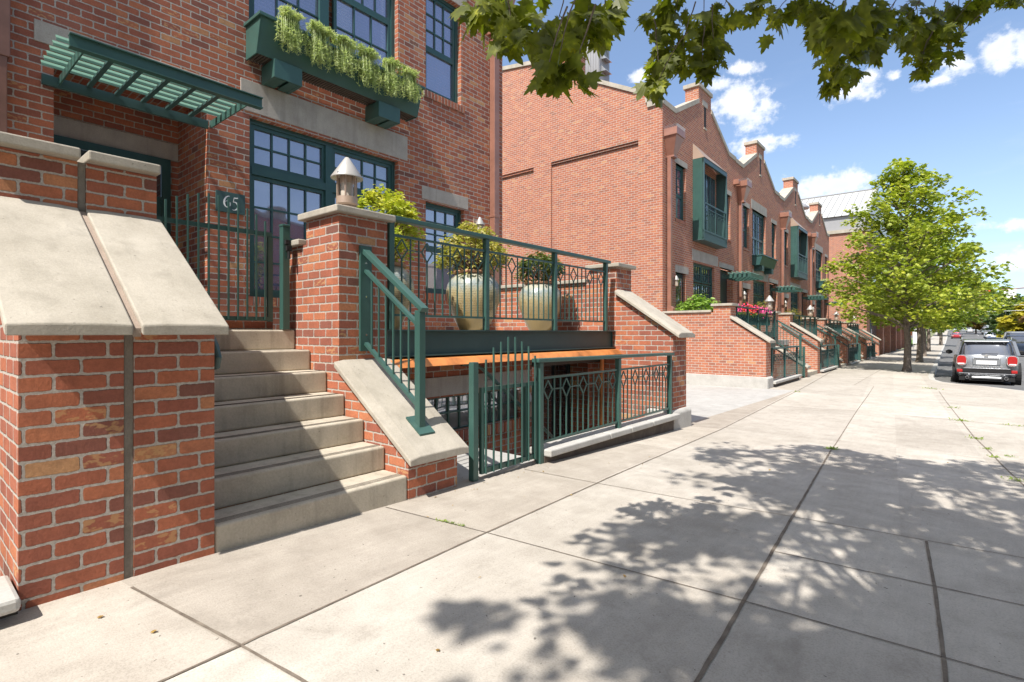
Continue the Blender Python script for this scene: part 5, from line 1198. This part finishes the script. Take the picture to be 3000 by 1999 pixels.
# ================================================================== CARS
def loft(mb, rings):
    n = len(rings[0]); vs = [q for r in rings for q in r]; fs = []
    for i in range(len(rings) - 1):
        for k in range(n): a = i * n + k; b = i * n + (k + 1) % n; fs.append((a, b, b + n, a + n))
    fs.append(tuple(range(n))[::-1]); fs.append(tuple(range((len(rings) - 1) * n, len(rings) * n)))
    return mb.add(vs, fs)
def rrect(w, y0, y1, z, e=4.0, n=40, cx=0, cy=0):
    out = []
    yc, L = (y0 + y1) / 2, (y1 - y0) / 2
    for k in range(n):
        a = 2 * pi * k / n + pi / n; c, s = cos(a), sin(a)
        out.append((cx + w * math.copysign(abs(c) ** (2 / e), c), cy + yc + L * math.copysign(abs(s) ** (2 / e), s), z))
    return out
def car(label, x, y, z, rot, col, W=.91, L=4.3, H=1.55, belt=1.0, group='cars down the street', style='suv', name='car', detail=False):
    """local: rear at y=0, front at y=L, x centred"""
    t = thing(name, label, 'car', (0, 0, 0), group)
    body = paint_mat('car_paint_' + label[:8], col, .28, .35, .03, .5, .8)
    mb = MB(); e = 5
    loft(mb, [rrect(W * .90, .10, L - .12, .24, e), rrect(W * .97, .03, L - .03, .34, e), rrect(W, .0, L, .50, e), rrect(W, .01, L, .72, e), rrect(W * .975, .04, L - .06, belt * .9, e), rrect(W * .93, .09, L - (.35 if style != 'van' else .3), belt, e)])
    b = mb.build('body', body, t, smooth='auto')
    ya, yb = .12, L * (.70 if style != 'sedan' else .68)
    ra = .12 if style != 'sedan' else .85
    mb = MB(); rf0 = ra + .22; rf1 = yb - .75
    loft(mb, [rrect(W * .90, ya + (0 if style != 'sedan' else .5), yb + .25, belt - .01, 6), rrect(W * .86, (ya + rf0) / 2 + .0, (yb + .25 + rf1) / 2 + .1, (belt + H) / 2, 6), rrect(W * .76, rf0, rf1, H - .07, 6)])
    g = mb.build('glasshouse', M['glassd'], t, smooth='auto')
    mb = MB(); loft(mb, [rrect(W * .775, rf0 - .03, rf1 + .03, H - .085, 6), rrect(W * .77, rf0 - .05, rf1 + .02, H - .05, 6), rrect(W * .70, rf0 + .08, rf1 - .1, H - .01, 6), rrect(W * .5, rf0 + .3, rf1 - .3, H, 6)]); mb.build('roof', body, t, smooth='auto')
    for s_ in (-1, 1):
        pl_ = MB(); pl_.bar((s_ * W * .885, ya + .04 + (.5 if style == 'sedan' else 0), belt - .02), (s_ * W * .755, rf0 + .0, H - .08), .10, .09); pl_.build('pillar', body, t); pl_ = MB(); pl_.bar((s_ * W * .90, L * .42, belt - .02), (s_ * W * .775, L * .43, H - .08), .03, .08); pl_.build('pillar', body, t)
    for wy in (.78, L - .85):
        for s_ in (-1, 1):
            c_ = MB(); c_.tube([(s_ * (W - .23), wy, .33), (s_ * (W - .0), wy, .33)], .335, 24); w_ = c_.build('wheel', M['tyre'], t, smooth='auto')
            MB().tube([(s_ * (W - .02), wy, .33), (s_ * (W + .012), wy, .33)], .21, 20).build('rim', M['rim'], w_, smooth='auto')
        ar = MB()
        for s_ in (-1, 1): ar.tube([(s_ * (W - .25), wy, .36), (s_ * (W + .004), wy, .36)], .385, 24)
        ar.build('wheel_arch', M['black'], t)
    for s_ in (-1, 1):
        if not detail:
            MB().box(s_ * W * .66 - .14, s_ * W * .66 + .14, -.012, .05, .78, .92).build('tail_light', M['red'], t, bevel=.02)
            MB().box(s_ * W * .68 - .16, s_ * W * .68 + .16, L - .06, L + .01, .64, .78).build('headlight', M['lampg'], t, bevel=.02)
        mm = MB(); mm.lathe((s_ * (W + .12), L * .62, belt + .02), [(.02, -.08), (.10, -.04), (.11, .04), (.03, .09)], 14, 1, .6); mm.build('mirror', M['black'], t, smooth='auto')
    MB().box(-.26, .26, -.022, .02, (.70 if detail else .52), (.83 if detail else .64)).build('number_plate', M['white'], t)
    MB().box(-W * .8, W * .8, .02, L - .1, .13, .26).build('underbody', M['black'], t)
    if detail:
        for s_ in (-1, 1):
            cx = s_ * .66
            R1 = [(cx + (.125 + .0 * a) * math.copysign(abs(cos(a * pi / 12)) ** .7, cos(a * pi / 12)) - .01 * s_ , .83 + .165 * math.copysign(abs(sin(a * pi / 12)) ** .7, sin(a * pi / 12))) for a in range(24)]
            R0 = [(cx + (p[0] - cx) * 1.16, .83 + (p[1] - .83) * 1.12) for p in R1]
            MB().prism(R0, 'y', -.025, .12).build('light_surround', M['chrome'], t, bevel=.008)
            tl = MB().prism(R1, 'y', -.05, .1).build('tail_light', M['red'], t, bevel=.012)
            MB().box(cx - .085, cx + .085, -.056, -.048, .695, .735).build('reverse_light', M['white'], tl)
            MB().box(s_ * .70 - .075, s_ * .70 + .075, -.03, .04, .415, .515).build('reflector', M['red'], t, bevel=.012)
            ep = MB(); ep.tube([(s_ * .50, -.06, .235), (s_ * .50, .15, .235)], .055, 16); e_ = ep.build('exhaust', M['chrome'], t, smooth='auto'); MB().tube([(s_ * .50, -.062, .235), (s_ * .50, -.05, .235)], .040, 14).build('bore', M['black'], e_)
            MB().tube([(s_ * W * .72, rf0 + .1, H - .02), (s_ * W * .72, rf0 + .18, H + .05), (s_ * W * .72, rf1 - .2, H + .05), (s_ * W * .72, rf1 - .1, H - .02)], .018, 8).build('roof_rail', M['chrome'], t, smooth='auto')
        MB().box(-.66, .66, -.012, .03, .405, .56).build('bumper_inset', M['black'], t, bevel=.02)
        MB().box(-.60, .60, -.03, .0, .548, .568).build('chrome_strip', M['chrome'], t, bevel=.006)
        MB().box(-.72, .72, -.026, .0, .375, .392).build('lower_strip', M['chrome'], t, bevel=.005)
        MB().box(-.40, .40, -.035, .05, .195, .285).build('skid_plate', M['steel'], t, bevel=.035)
        MB().box(-.36, .36, -.02, .03, .675, .915).build('plate_recess', body, t, bevel=.02)
        MB().box(-.32, .32, -.045, .02, .895, .935).build('boot_handle', M['chrome'], t, bevel=.012)
        bd = MB(); bd.tube([(0, -.03, 1.0), (0, .06, 1.0)], .05, 20); bd.add([(-.13, -.02, 1.01), (-.04, -.02, 1.03), (-.04, -.02, .985), (-.10, -.02, .99)], [(0, 1, 2, 3)]); bd.add([(.13, -.02, 1.01), (.04, -.02, 1.03), (.04, -.02, .985), (.10, -.02, .99)], [(3, 2, 1, 0)])
        bd.build('winged_badge', M['chrome'], t)
        MB().box(-.12, .30, .03, .07, 1.06, 1.075).build('rear_wiper', M['black'], t)
        MB().box(-W * .66, W * .66, .19, .42, H - .10, H - .05).build('roof_spoiler', body, t, bevel=.02)
        an = MB(); an.bar((0, rf0 + .2, H - .01), (0, rf0 + .12, H + .09), .02); an.build('aerial', M['black'], t)
        cu = bpy.data.curves.new('letters', 'FONT'); cu.body = 'COUNTRYMAN'; cu.size = .085; cu.extrude = .004; cu.align_x = 'CENTER'; cu.space_character = 1.55
        to = bpy.data.objects.new('tmp', cu); C.objects.link(to); bpy.context.view_layer.update()
        me = bpy.data.meshes.new_from_object(to); bpy.data.objects.remove(to)
        lo = bpy.data.objects.new('lettering', me); C.objects.link(lo); me.materials.clear(); me.materials.append(M['chrome']); lo.parent = t; lo.rotation_euler = (pi / 2, 0, 0); lo.location = (0, -.012, .60)
    t.location = (x, y, z); t.rotation_euler = (0, 0, rot)
    return t
car('dark grey hatchback parked at the kerb, seen from behind with red tail lamps', .90, 24.4, gr(.9, 25) , radians(-.5), (.24, .25, .265), .90, 4.3, 1.56, 1.02, detail=True, name='parked_car')
rz = lambda x, y: gr(x, y)
car('dark blue sport utility vehicle turning across the road at the right edge', 3.2, 60.5, rz(4, 63), radians(-100), (.03, .045, .08), .95, 4.8, 1.75, 1.1)
car('silver van-like vehicle behind the dark blue one at the right edge', 3.6, 69, rz(4, 69), radians(-95), (.42, .44, .46), .98, 5.0, 2.1, 1.2, style='van')
car('dark saloon with a red tail lamp just beyond the roof of the parked hatchback', 3.4, 82, rz(3.4, 82), radians(-12), (.05, .055, .06), .9, 4.5, 1.45, .95, style='sedan')
car('small red car waiting at the left kerb far down the street', .75, 170, rz(.8, 170), radians(180), (.45, .03, .04), .95, 4.6, 1.5, 1.0, style='sedan')
car('white car driving away in the middle of the far road', 4.6, 236, rz(4.6, 236), 0, (.7, .7, .7), .95, 4.6, 1.6, 1.05)
car('white pickup-like truck far away in the oncoming lane', 7.8, 215, rz(7.8, 215), radians(180), (.72, .70, .66), 1.0, 5.4, 1.95, 1.2, style='van')
car('second white car in the oncoming lane, in front of the white truck', 6.9, 178, rz(6.9, 178), radians(180), (.75, .75, .75), .9, 4.5, 1.45, .95, style='sedan')
car('dark van in the shadow of the far trees', 8.6, 250, rz(8.6, 250), radians(180), (.08, .05, .05), 1.0, 5, 2.1, 1.2, style='van')
car('silver car on the right side of the far road, partly hidden by the dark saloon', 5.3, 120, rz(5.3, 120), radians(180), (.45, .46, .48), .9, 4.5, 1.45, .95, style='sedan')
# lane markings
lm = MB()
for i in range(40):
    a = 70 + i * 8; lm.add([(5.6, a, gr(5.6, a) + .012), (5.75, a, gr(5.6, a) + .012), (5.75, a + 3, gr(5.6, a + 3) + .012), (5.6, a + 3, gr(5.6, a + 3) + .012)], [(0, 1, 2, 3)])
struct(lm.build('lane_markings', M['white']))

# ================================================================== SIGNALS
def signal(x, y, z, lamp, k=1.0, label='', idx=0):
    t = thing('traffic_light', label, 'traffic light', (x, y, z), 'traffic lights over the road')
    MB().box(x - .16 * k, x + .16 * k, y, y + .2, z - .5 * k, z + .5 * k).build('housing', M['black'], t, bevel=.02)
    for i, zz in enumerate((.32, 0, -.32)):
        mt = lamp if i == idx else M['black']
        MB().tube([(x, y - .01, z + zz * k), (x, y + .05, z + zz * k)], .13 * k, 16).build('lens', mt, t); MB().tube([(x, y - .18 * k, z + zz * k + .02), (x, y, z + zz * k)], [.14 * k, .15 * k], 16, cap=False).build('visor', M['black'], t)
signal(3.25, 80.5, 5.75, M['redlamp'], 1.15, 'red traffic light hanging from the near signal arm')
ma = thing('signal_mast', 'steel signal mast with a long arm reaching over the road', 'mast', (12.6, 81, -.5)); MB().tube([(12.6, 81, -.6), (12.6, 81, 7.2)], [.16, .12], 14).build('pole', M['steel'], ma, smooth='auto'); MB().tube([(12.6, 81, 6.6), (2.7, 81, 6.05)], [.10, .05], 10).build('arm', M['pipedark'], ma, smooth='auto')
sg = thing('lane_sign', 'white lane sign with a black right-turn arrow on the signal arm', 'sign', (5.0, 80.8, 5.9)); MB().box(4.45, 5.45, 80.8, 80.84, 5.15, 6.15).build('panel', M['white'], sg)
ar = MB(); ar.box(4.65, 5.05, 80.78, 80.79, 5.37, 5.43); ar.prism([(5.05, 5.31), (5.25, 5.40), (5.05, 5.49)], 'y', 80.78, 80.79); ar.build('arrow', M['black'], sg)
cu = bpy.data.curves.new('only', 'FONT'); cu.body = 'ONLY'; cu.size = .26; cu.extrude = .003; cu.align_x = 'CENTER'
to = bpy.data.objects.new('tmp', cu); C.objects.link(to); bpy.context.view_layer.update(); me = bpy.data.meshes.new_from_object(to); bpy.data.objects.remove(to)
lo = bpy.data.objects.new('lettering', me); C.objects.link(lo); me.materials.clear(); me.materials.append(M['black']); lo.parent = sg; lo.rotation_euler = (pi / 2, 0, 0); lo.location = (-.05, -.02, -.27)
signal(8.3, 186, 7.4, M['amberlamp'], 1.2, 'amber traffic light on the far signal arm', 1)
ma = thing('signal_mast', 'pale far signal mast at the next crossing', 'mast', (-2.2, 187, 0)); MB().tube([(-2.2, 187, 0), (-2.2, 187, 7.6)], [.16, .12], 12).build('pole', M['white'], ma); MB().tube([(-2.2, 187, 6.2), (9.5, 187, 7.4)], [.10, .05], 8).build('arm', M['white'], ma)
MB().box(4.0, 5.4, 186.8, 186.85, 6.9, 8.1).build('street_sign', M['white'], ma)
for i, (z_, lab) in enumerate(((4.2, 'pale overhead wire below the lane sign'), (4.95, 'second pale overhead wire just under the traffic light'))):
    w_ = MB(); w_.tube([(-6, 98, z_ + .2), (4, 98.5, z_), (20, 99, z_ + .5)], .022, 5); tag(w_.build('overhead_wire', M['white']), lab, 'wire', 'overhead wires')

# ================================================================== SMALL GROUND DETAIL
random.seed(77)
wd = MB()
def tuft(x, y, n, s):
    for _ in range(n):
        d = rnd_unit(); d.z = abs(d.z) * .6 + .05; add_leaf(wd, (x + random.gauss(0, s), y + random.gauss(0, s), gh(x, y) + .004), random.uniform(.012, .03) * (1 + 12 * s), 'needle' if random.random() < .6 else 'oval', d, (random.gauss(0, .4), random.gauss(0, .4), 1))
tuft(-1.17, 7.75, 160, .035)
for i in range(22): tuft(-2.72 + .010 * i, 2.455 + .002 * i, 3, .006)
for (x, y, n, s) in [(.62, 6.6, 50, .03), (.50, 7.3, 60, .04), (.40, 8.7, 50, .035), (.36, 9.3, 40, .04), (.27, 10.2, 60, .05), (.12, 12.3, 80, .07), (-.02, 14.6, 40, .07), (.55, 8.9, 30, .03), (.85, 12.3, 30, .05), (.7, 12.28, 20, .05), (-.5, 19.5, 50, .12), (-3.15, 15.6, 40, .06)]: tuft(x, y, n, s)
o = wd.build('weeds', M['weed']); o['kind'] = 'stuff'; tag(o, 'small weeds and grass growing out of the pavement joints', 'weeds')
lt = MB()
spots = [(random.uniform(-3.1, -2.3), random.uniform(.5, 7)) for _ in range(18)] + [(random.uniform(-3.18, -3.0), random.uniform(2.6, 4.4)) for _ in range(24)] + [(random.uniform(-2.2, .6), random.uniform(1.2, 8)) for _ in range(22)]
for x, y in spots:
    z = gh(x, y) + .006; add_leaf(lt, (x, y, z), random.uniform(.010, .030), random.choice(['oval', 'far', 'needle']), (random.uniform(-1, 1), random.uniform(-1, 1), .15), (random.gauss(0, .3), random.gauss(0, .3), 1))
o = lt.build('leaf_litter', M['litter']); o['kind'] = 'stuff'; tag(o, 'scattered dry leaf fragments lying on the pavement', 'leaf litter')

# ================================================================== THE OVERHANGING MAPLE
random.seed(9)
ot = thing('maple_tree', 'large maple overhead at the top of the picture, shading the pavement', 'tree', (.55, -1.1, 0), 'street maples along the kerb')
tk = MB(); cr_ = MB()
tx, ty = .9, -1.3
tk.tube([(tx, ty, -.05), (tx, ty, .3), (tx + .03, ty + .02, 1.6), (tx, ty + .05, 2.7), (tx, ty + .1, 4.2), (tx, ty + .1, 6.2), (tx, ty + .1, 8.2)], [.24, .17, .15, .14, .10, .06, .02], 14)
CAMZ = 1.29; SA, CA = sin(radians(39.86)), cos(radians(39.86)); FOC = 1545.0
def cam_uv(p):
    Z = -p[0] * SA + p[1] * CA; U = p[0] * CA + p[1] * SA
    if Z < .2: return None
    return 1500 + FOC * U / Z, 975 - FOC * (p[2] - CAMZ) / Z, Z
# crown: sprays placed so that the crown is widest where the real one is (its outline is given by the ground it shades)
SHADE = [(-1.22, 1.51), (-1.43, 1.5), (-1.49, 1.62), (-1.48, 1.79), (-1.3, 1.96), (-1.47, 1.98), (-1.6, 2.07), (-1.6, 2.2), (-1.6, 2.36), (-1.68, 2.35), (-1.76, 2.5), (-1.68, 2.63), (-1.8, 2.69), (-1.79, 2.93), (-1.73, 3.15), (-1.86, 3.36), (-1.93, 3.56), (-1.78, 3.75), (-1.66, 3.64), (-1.27, 3.68), (-1.3, 3.85), (-1.39, 4.06), (-1.31, 4.33), (-1.52, 5.0), (-1.93, 5.58), (-2.16, 6.08), (-2.35, 6.66), (-1.97, 7.17), (-1.73, 6.89), (-1.26, 7.6), (-0.81, 7.63), (-0.56, 7.5), (-0.18, 7.66), (0.07, 7.35), (0.25, 7.89), (0.61, 8.17), (2.4, 8.2), (4.2, 6.4), (4.4, -2.5), (-1.2, -2.6), (-1.15, 0.6)]
def inside(x, y):
    c = False; n = len(SHADE)
    for i in range(n):
        x0, y0 = SHADE[i]; x1, y1 = SHADE[(i + 1) % n]
        if (y0 > y) != (y1 > y) and x < x0 + (x1 - x0) * (y - y0) / (y1 - y0): c = not c
    return c
KX, KY = .125 / 1.4, 1 / 1.4
def spray(gx, gy, n, sz, rr=.24):
    """leaf spray whose shade falls at ground (gx, gy): somewhere along the sun ray, above the street view"""
    for _ in range(8):
        h = random.uniform(3.3, 7.6); p = Vector((gx + KX * h, gy - KY * h, h + .05))
        if p.z > CAMZ + .70 * max(0, -p.x * SA + p.y * CA) + .15 and (p.x - tx) ** 2 + (p.y - ty - 1.0) ** 2 < 5.2 ** 2: break
    else: return
    if random.random() < .22:
        st_ = Vector((tx, ty + .1, min(7.2, max(2.6, p.z - .5 * (p - Vector((tx, ty, p.z))).length))))
        tk.tube(limb_path(st_, p, -.15, .05, 5), [.04, .03, .02, .012, .008, .004], 5)
    clump(cr_, p, (rr, rr, rr * .6), n, sz, 'maple', .5, .05)
cells = {}
N = 0
while N < 1180:
    gx = random.uniform(-2.6, 4.4); gy = random.uniform(-2.6, 8.3)
    if not inside(gx, gy) or ((gx > 1.7 or gy < 1.0) and random.random() < .72): continue
    if not inside(gx - .10, gy) or not inside(gx, gy + .12):
        if random.random() < .45: continue
    N += 1
    k = (round(gx / .55), round(gy / .55))
    if k not in cells: cells[k] = random.choice([0, .2, .6, .9, 1.0, 1.2])
    spray(gx, gy, int(23 * cells[k]) + 2, .122)
for (gx, gy, rr, nn) in ((-1.7, 1.73, .17, 26), (-1.7+.12, 1.73+.03, .12, 12), (-1.87, 4.88, .32, 22), (-1.87+.3, 4.88+.1, .25, 14)): spray(gx, gy, nn, .14, rr)
# sprays that droop into view: (x, y, z, rx, ry, rz, leaves, leaf size)
DROOP = [(-1.53,1.72,2.7,0.11,0.09,16,0.15), (-1.41,1.69,2.54,0.07,0.07,8,0.15), (-1.47,1.9,2.73,0.11,0.09,14,0.15), (-1.27,1.81,2.54,0.08,0.1,14,0.15), (-1.2,1.73,2.36,0.06,0.08,8,0.14), (-1.12,1.74,2.3,0.05,0.05,4,0.15), (-1.24,1.7,2.31,0.04,0.05,3,0.14), (-1.22,1.98,2.65,0.08,0.09,14,0.15), (-1.22,2.11,2.71,0.06,0.08,10,0.15), (-1.24,2.22,2.84,0.07,0.05,8,0.15), (-1.62,1.64,2.72,0.06,0.04,4,0.15), (-1.25,2.86,3.12,0.12,0.1,14,0.14), (-1.24,2.88,2.97,0.1,0.14,16,0.14), (-1.24,2.74,2.74,0.07,0.11,10,0.14), (-1.18,2.93,2.87,0.09,0.1,12,0.14), (-1.12,3.1,3.13,0.12,0.1,14,0.14), (-1.04,3.04,2.89,0.08,0.1,10,0.14), (-1.07,3.28,3.23,0.11,0.09,10,0.14), (-1.2,2.65,2.61,0.05,0.05,4,0.14), (-1.09,3.0,2.8,0.05,0.06,4,0.14), (-0.91,3.67,3.39,0.11,0.08,12,0.14), (-0.88,3.57,3.19,0.03,0.03,1,0.15), (-0.73,3.56,3.26,0.12,0.09,14,0.14), (-0.5,2.97,2.88,0.09,0.08,10,0.15), (-0.35,2.57,2.61,0.07,0.09,8,0.17), (-0.48,2.99,2.8,0.07,0.08,8,0.15), (-0.3,2.88,2.74,0.09,0.09,12,0.15), (-0.37,3.07,2.75,0.09,0.08,10,0.15), (-0.28,3.67,3.05,0.1,0.1,14,0.14), (-0.34,3.62,2.95,0.08,0.08,8,0.14), (-0.56,3.96,3.06,0.1,0.1,10,0.14), (-0.59,4.07,2.99,0.09,0.09,9,0.14), (-0.49,4.15,3.05,0.09,0.07,7,0.14), (-0.63,4.03,2.92,0.05,0.05,4,0.14), (-0.28,4.07,3.14,0.09,0.09,8,0.14), (-0.18,4.15,3.27,0.11,0.11,14,0.14), (-0.1,4.34,3.26,0.1,0.12,14,0.14), (-0.13,4.32,3.11,0.08,0.1,10,0.14), (-0.15,4.3,3.01,0.05,0.06,4,0.14), (-0.03,4.54,3.25,0.08,0.11,9,0.14), (-0.01,4.55,3.14,0.06,0.06,4,0.14), (0.03,4.59,3.41,0.12,0.09,12,0.14), (0.12,4.66,3.48,0.1,0.06,8,0.14), (0.24,4.63,3.47,0.11,0.04,7,0.14), (0.32,4.57,3.4,0.07,0.04,5,0.14)]
for (x, y, z, rx, rz_, n, sz) in DROOP:
    a = Vector((x, y, z)); top = a + Vector((random.uniform(-.1, .1) + .12, -.12, rz_ + .10))
    tk.tube(limb_path(top, a + Vector((0, 0, rz_ * .3)), -.03, .06, 4), [.004, .0035, .003, .0025, .002], 4)
    for _ in range(int(n * 1.9)):
        d = rnd_unit(); q = random.uniform(.1, 1) ** .5
        p = (x + d.x * rx * q, y + d.y * rx * q, z + d.z * rz_ * q)
        aa = random.uniform(0, 2 * pi); tip = Vector((cos(aa) * .7, sin(aa) * .7, -random.uniform(.3, 1.2)))
        add_leaf(cr_, p, sz * random.uniform(.45, 1.0), 'maple', tip, Vector((.5 + random.gauss(0, .55), -.6 + random.gauss(0, .55), random.uniform(-.2, 1.3))))
tk.build('trunk', M['bark'], ot, smooth='auto'); cr_.build('crown', M['leafnear'], ot)

# ================================================================== SKY
w = bpy.data.worlds.new('World'); SC.world = w; w.use_nodes = True; w.node_tree.nodes.clear(); T = NT(w.node_tree)
sunv = Vector((.125, -1.0, 1.40)).normalized()
out = T.n('ShaderNodeOutputWorld'); bg = T.n('ShaderNodeBackground'); T.l(bg.outputs[0], out.inputs[0])
sky = T.n('ShaderNodeTexSky'); sky.sky_type = 'NISHITA'; sky.sun_disc = False
sky.sun_elevation = math.asin(sunv.z); sky.sun_rotation = atan2(sunv.x, sunv.y)
sky.air_density = 1.0; sky.dust_density = .6; sky.ozone_density = 2.2; sky.altitude = 300
tc = T.n('ShaderNodeTexCoord'); sp = T.n('ShaderNodeSeparateXYZ'); T.l(tc.outputs['Generated'], sp.inputs[0])
az = T.m('ARCTAN2', sp.outputs[0], sp.outputs[1]); el = T.m('ARCSINE', sp.outputs[2])
dens = None
for (a0, e0, ra, re, k) in [(-0.2892,0.3816,0.0611,0.0428,1.5), (-0.3197,0.4115,0.0331,0.02,1.2), (-0.2703,0.353,0.0575,0.0308,1.3), (-0.2596,0.3121,0.0619,0.019,1.2), (-0.2865,0.4298,0.0401,0.0156,1.1), (-0.1212,0.3649,0.0443,0.0226,1.3), (-0.101,0.38,0.0197,0.0138,1.1), (-0.0194,0.3553,0.0344,0.0154,1.0), (-0.0684,0.3745,0.0126,0.0099,0.9), (0.0076,0.3697,0.0347,0.0213,1.2), (0.0511,0.3735,0.037,0.0285,1.4), (0.0783,0.3728,0.0289,0.0278,1.3), (-0.1538,0.2341,0.0854,0.0302,1.4), (-0.1927,0.2095,0.0715,0.0216,1.2), (0.058,0.1476,0.0461,0.0101,0.7), (0.0816,0.0943,0.044,0.0228,0.9), (-0.4545,0.4405,0.0243,0.0143,1.0)]:
    dx = T.m('DIVIDE', T.m('SUBTRACT', az, a0), ra); dy = T.m('DIVIDE', T.m('SUBTRACT', el, e0), re)
    q = T.m('MULTIPLY', T.m('SUBTRACT', 1.0, T.m('SQRT', T.m('ADD', T.m('MULTIPLY', dx, dx), T.m('MULTIPLY', dy, dy)))), k)
    dens = q if dens is None else T.m('MAXIMUM', dens, q)
V = tc.outputs['Generated']
n1 = T.noise(T.scalev(V, (1, 1, 1.6)), 9, 8, .62, .5); n2 = T.noise(V, 30, 5, .6)
f = T.m('ADD', dens, T.m('MULTIPLY', T.m('SUBTRACT', n1, .5), 1.5))
n3 = T.noise(T.scalev(V, (1, 1, 1.3)), 75, 4, .65)
f = T.m('ADD', f, T.m('MULTIPLY', T.m('SUBTRACT', n2, .5), 2.3)); f = T.m('ADD', f, T.m('MULTIPLY', T.m('SUBTRACT', n3, .5), 1.1))
mask = T.sm(f, .05, .85)
hz = T.m('ADD', T.m('MULTIPLY', T.sm(el, .45, -.02), .30), .12)
wisp = T.m('MULTIPLY', T.sm(T.noise(T.scalev(V, (1, 1, 4.5)), 3.2, 6, .6, .4), .56, .78), .38)
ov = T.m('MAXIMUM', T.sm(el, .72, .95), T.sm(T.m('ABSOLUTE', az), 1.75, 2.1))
fill_clouds = T.m('MULTIPLY', T.sm(T.noise(T.scalev(V, (1, 1, 1.5)), 2.6, 5, .6), .36, .56), ov)  # unseen clouds added overhead and behind the camera to whiten the ambient light
mask = T.m('MAXIMUM', mask, fill_clouds)
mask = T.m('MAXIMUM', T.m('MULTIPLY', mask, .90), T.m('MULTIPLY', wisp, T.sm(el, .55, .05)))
skyc = T.mix(1.0, sky.outputs[0], (1.02, 1.20, 1.36), 'MULTIPLY')
shade = T.ramp(T.noise(T.scalev(V, (1, 1, 2)), 14, 4), [(.3, (7.0, 7.3, 8.0)), (.7, (8.8, 8.8, 8.9))])
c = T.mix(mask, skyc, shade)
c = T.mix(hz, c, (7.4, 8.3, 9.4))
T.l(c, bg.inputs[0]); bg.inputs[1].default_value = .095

sun = bpy.data.lights.new('sun', 'SUN'); sun.energy = 5.0; sun.angle = radians(.55); sun.color = (1.0, .955, .88)
so = bpy.data.objects.new('sun', sun); C.objects.link(so); so.rotation_euler = (-sunv).to_track_quat('-Z', 'Y').to_euler(); so.location = (0, -20, 30)

cam = bpy.data.cameras.new('camera'); co = bpy.data.objects.new('camera', cam); C.objects.link(co); SC.camera = co
cam.sensor_width = 36; cam.lens = 18.54; cam.clip_start = .05; cam.clip_end = 3000
cam.shift_y = -.00817
try: SC.cycles.max_bounces = 6; SC.cycles.diffuse_bounces = 3; SC.cycles.glossy_bounces = 2; SC.cycles.transmission_bounces = 3
except Exception: pass
co.location = (0, 0, 1.29); co.rotation_euler = (radians(90), 0, radians(39.86))
SC.view_settings.view_transform = 'Standard'; SC.view_settings.look = 'None'; SC.view_settings.exposure = .60; SC.view_settings.gamma = 1.0
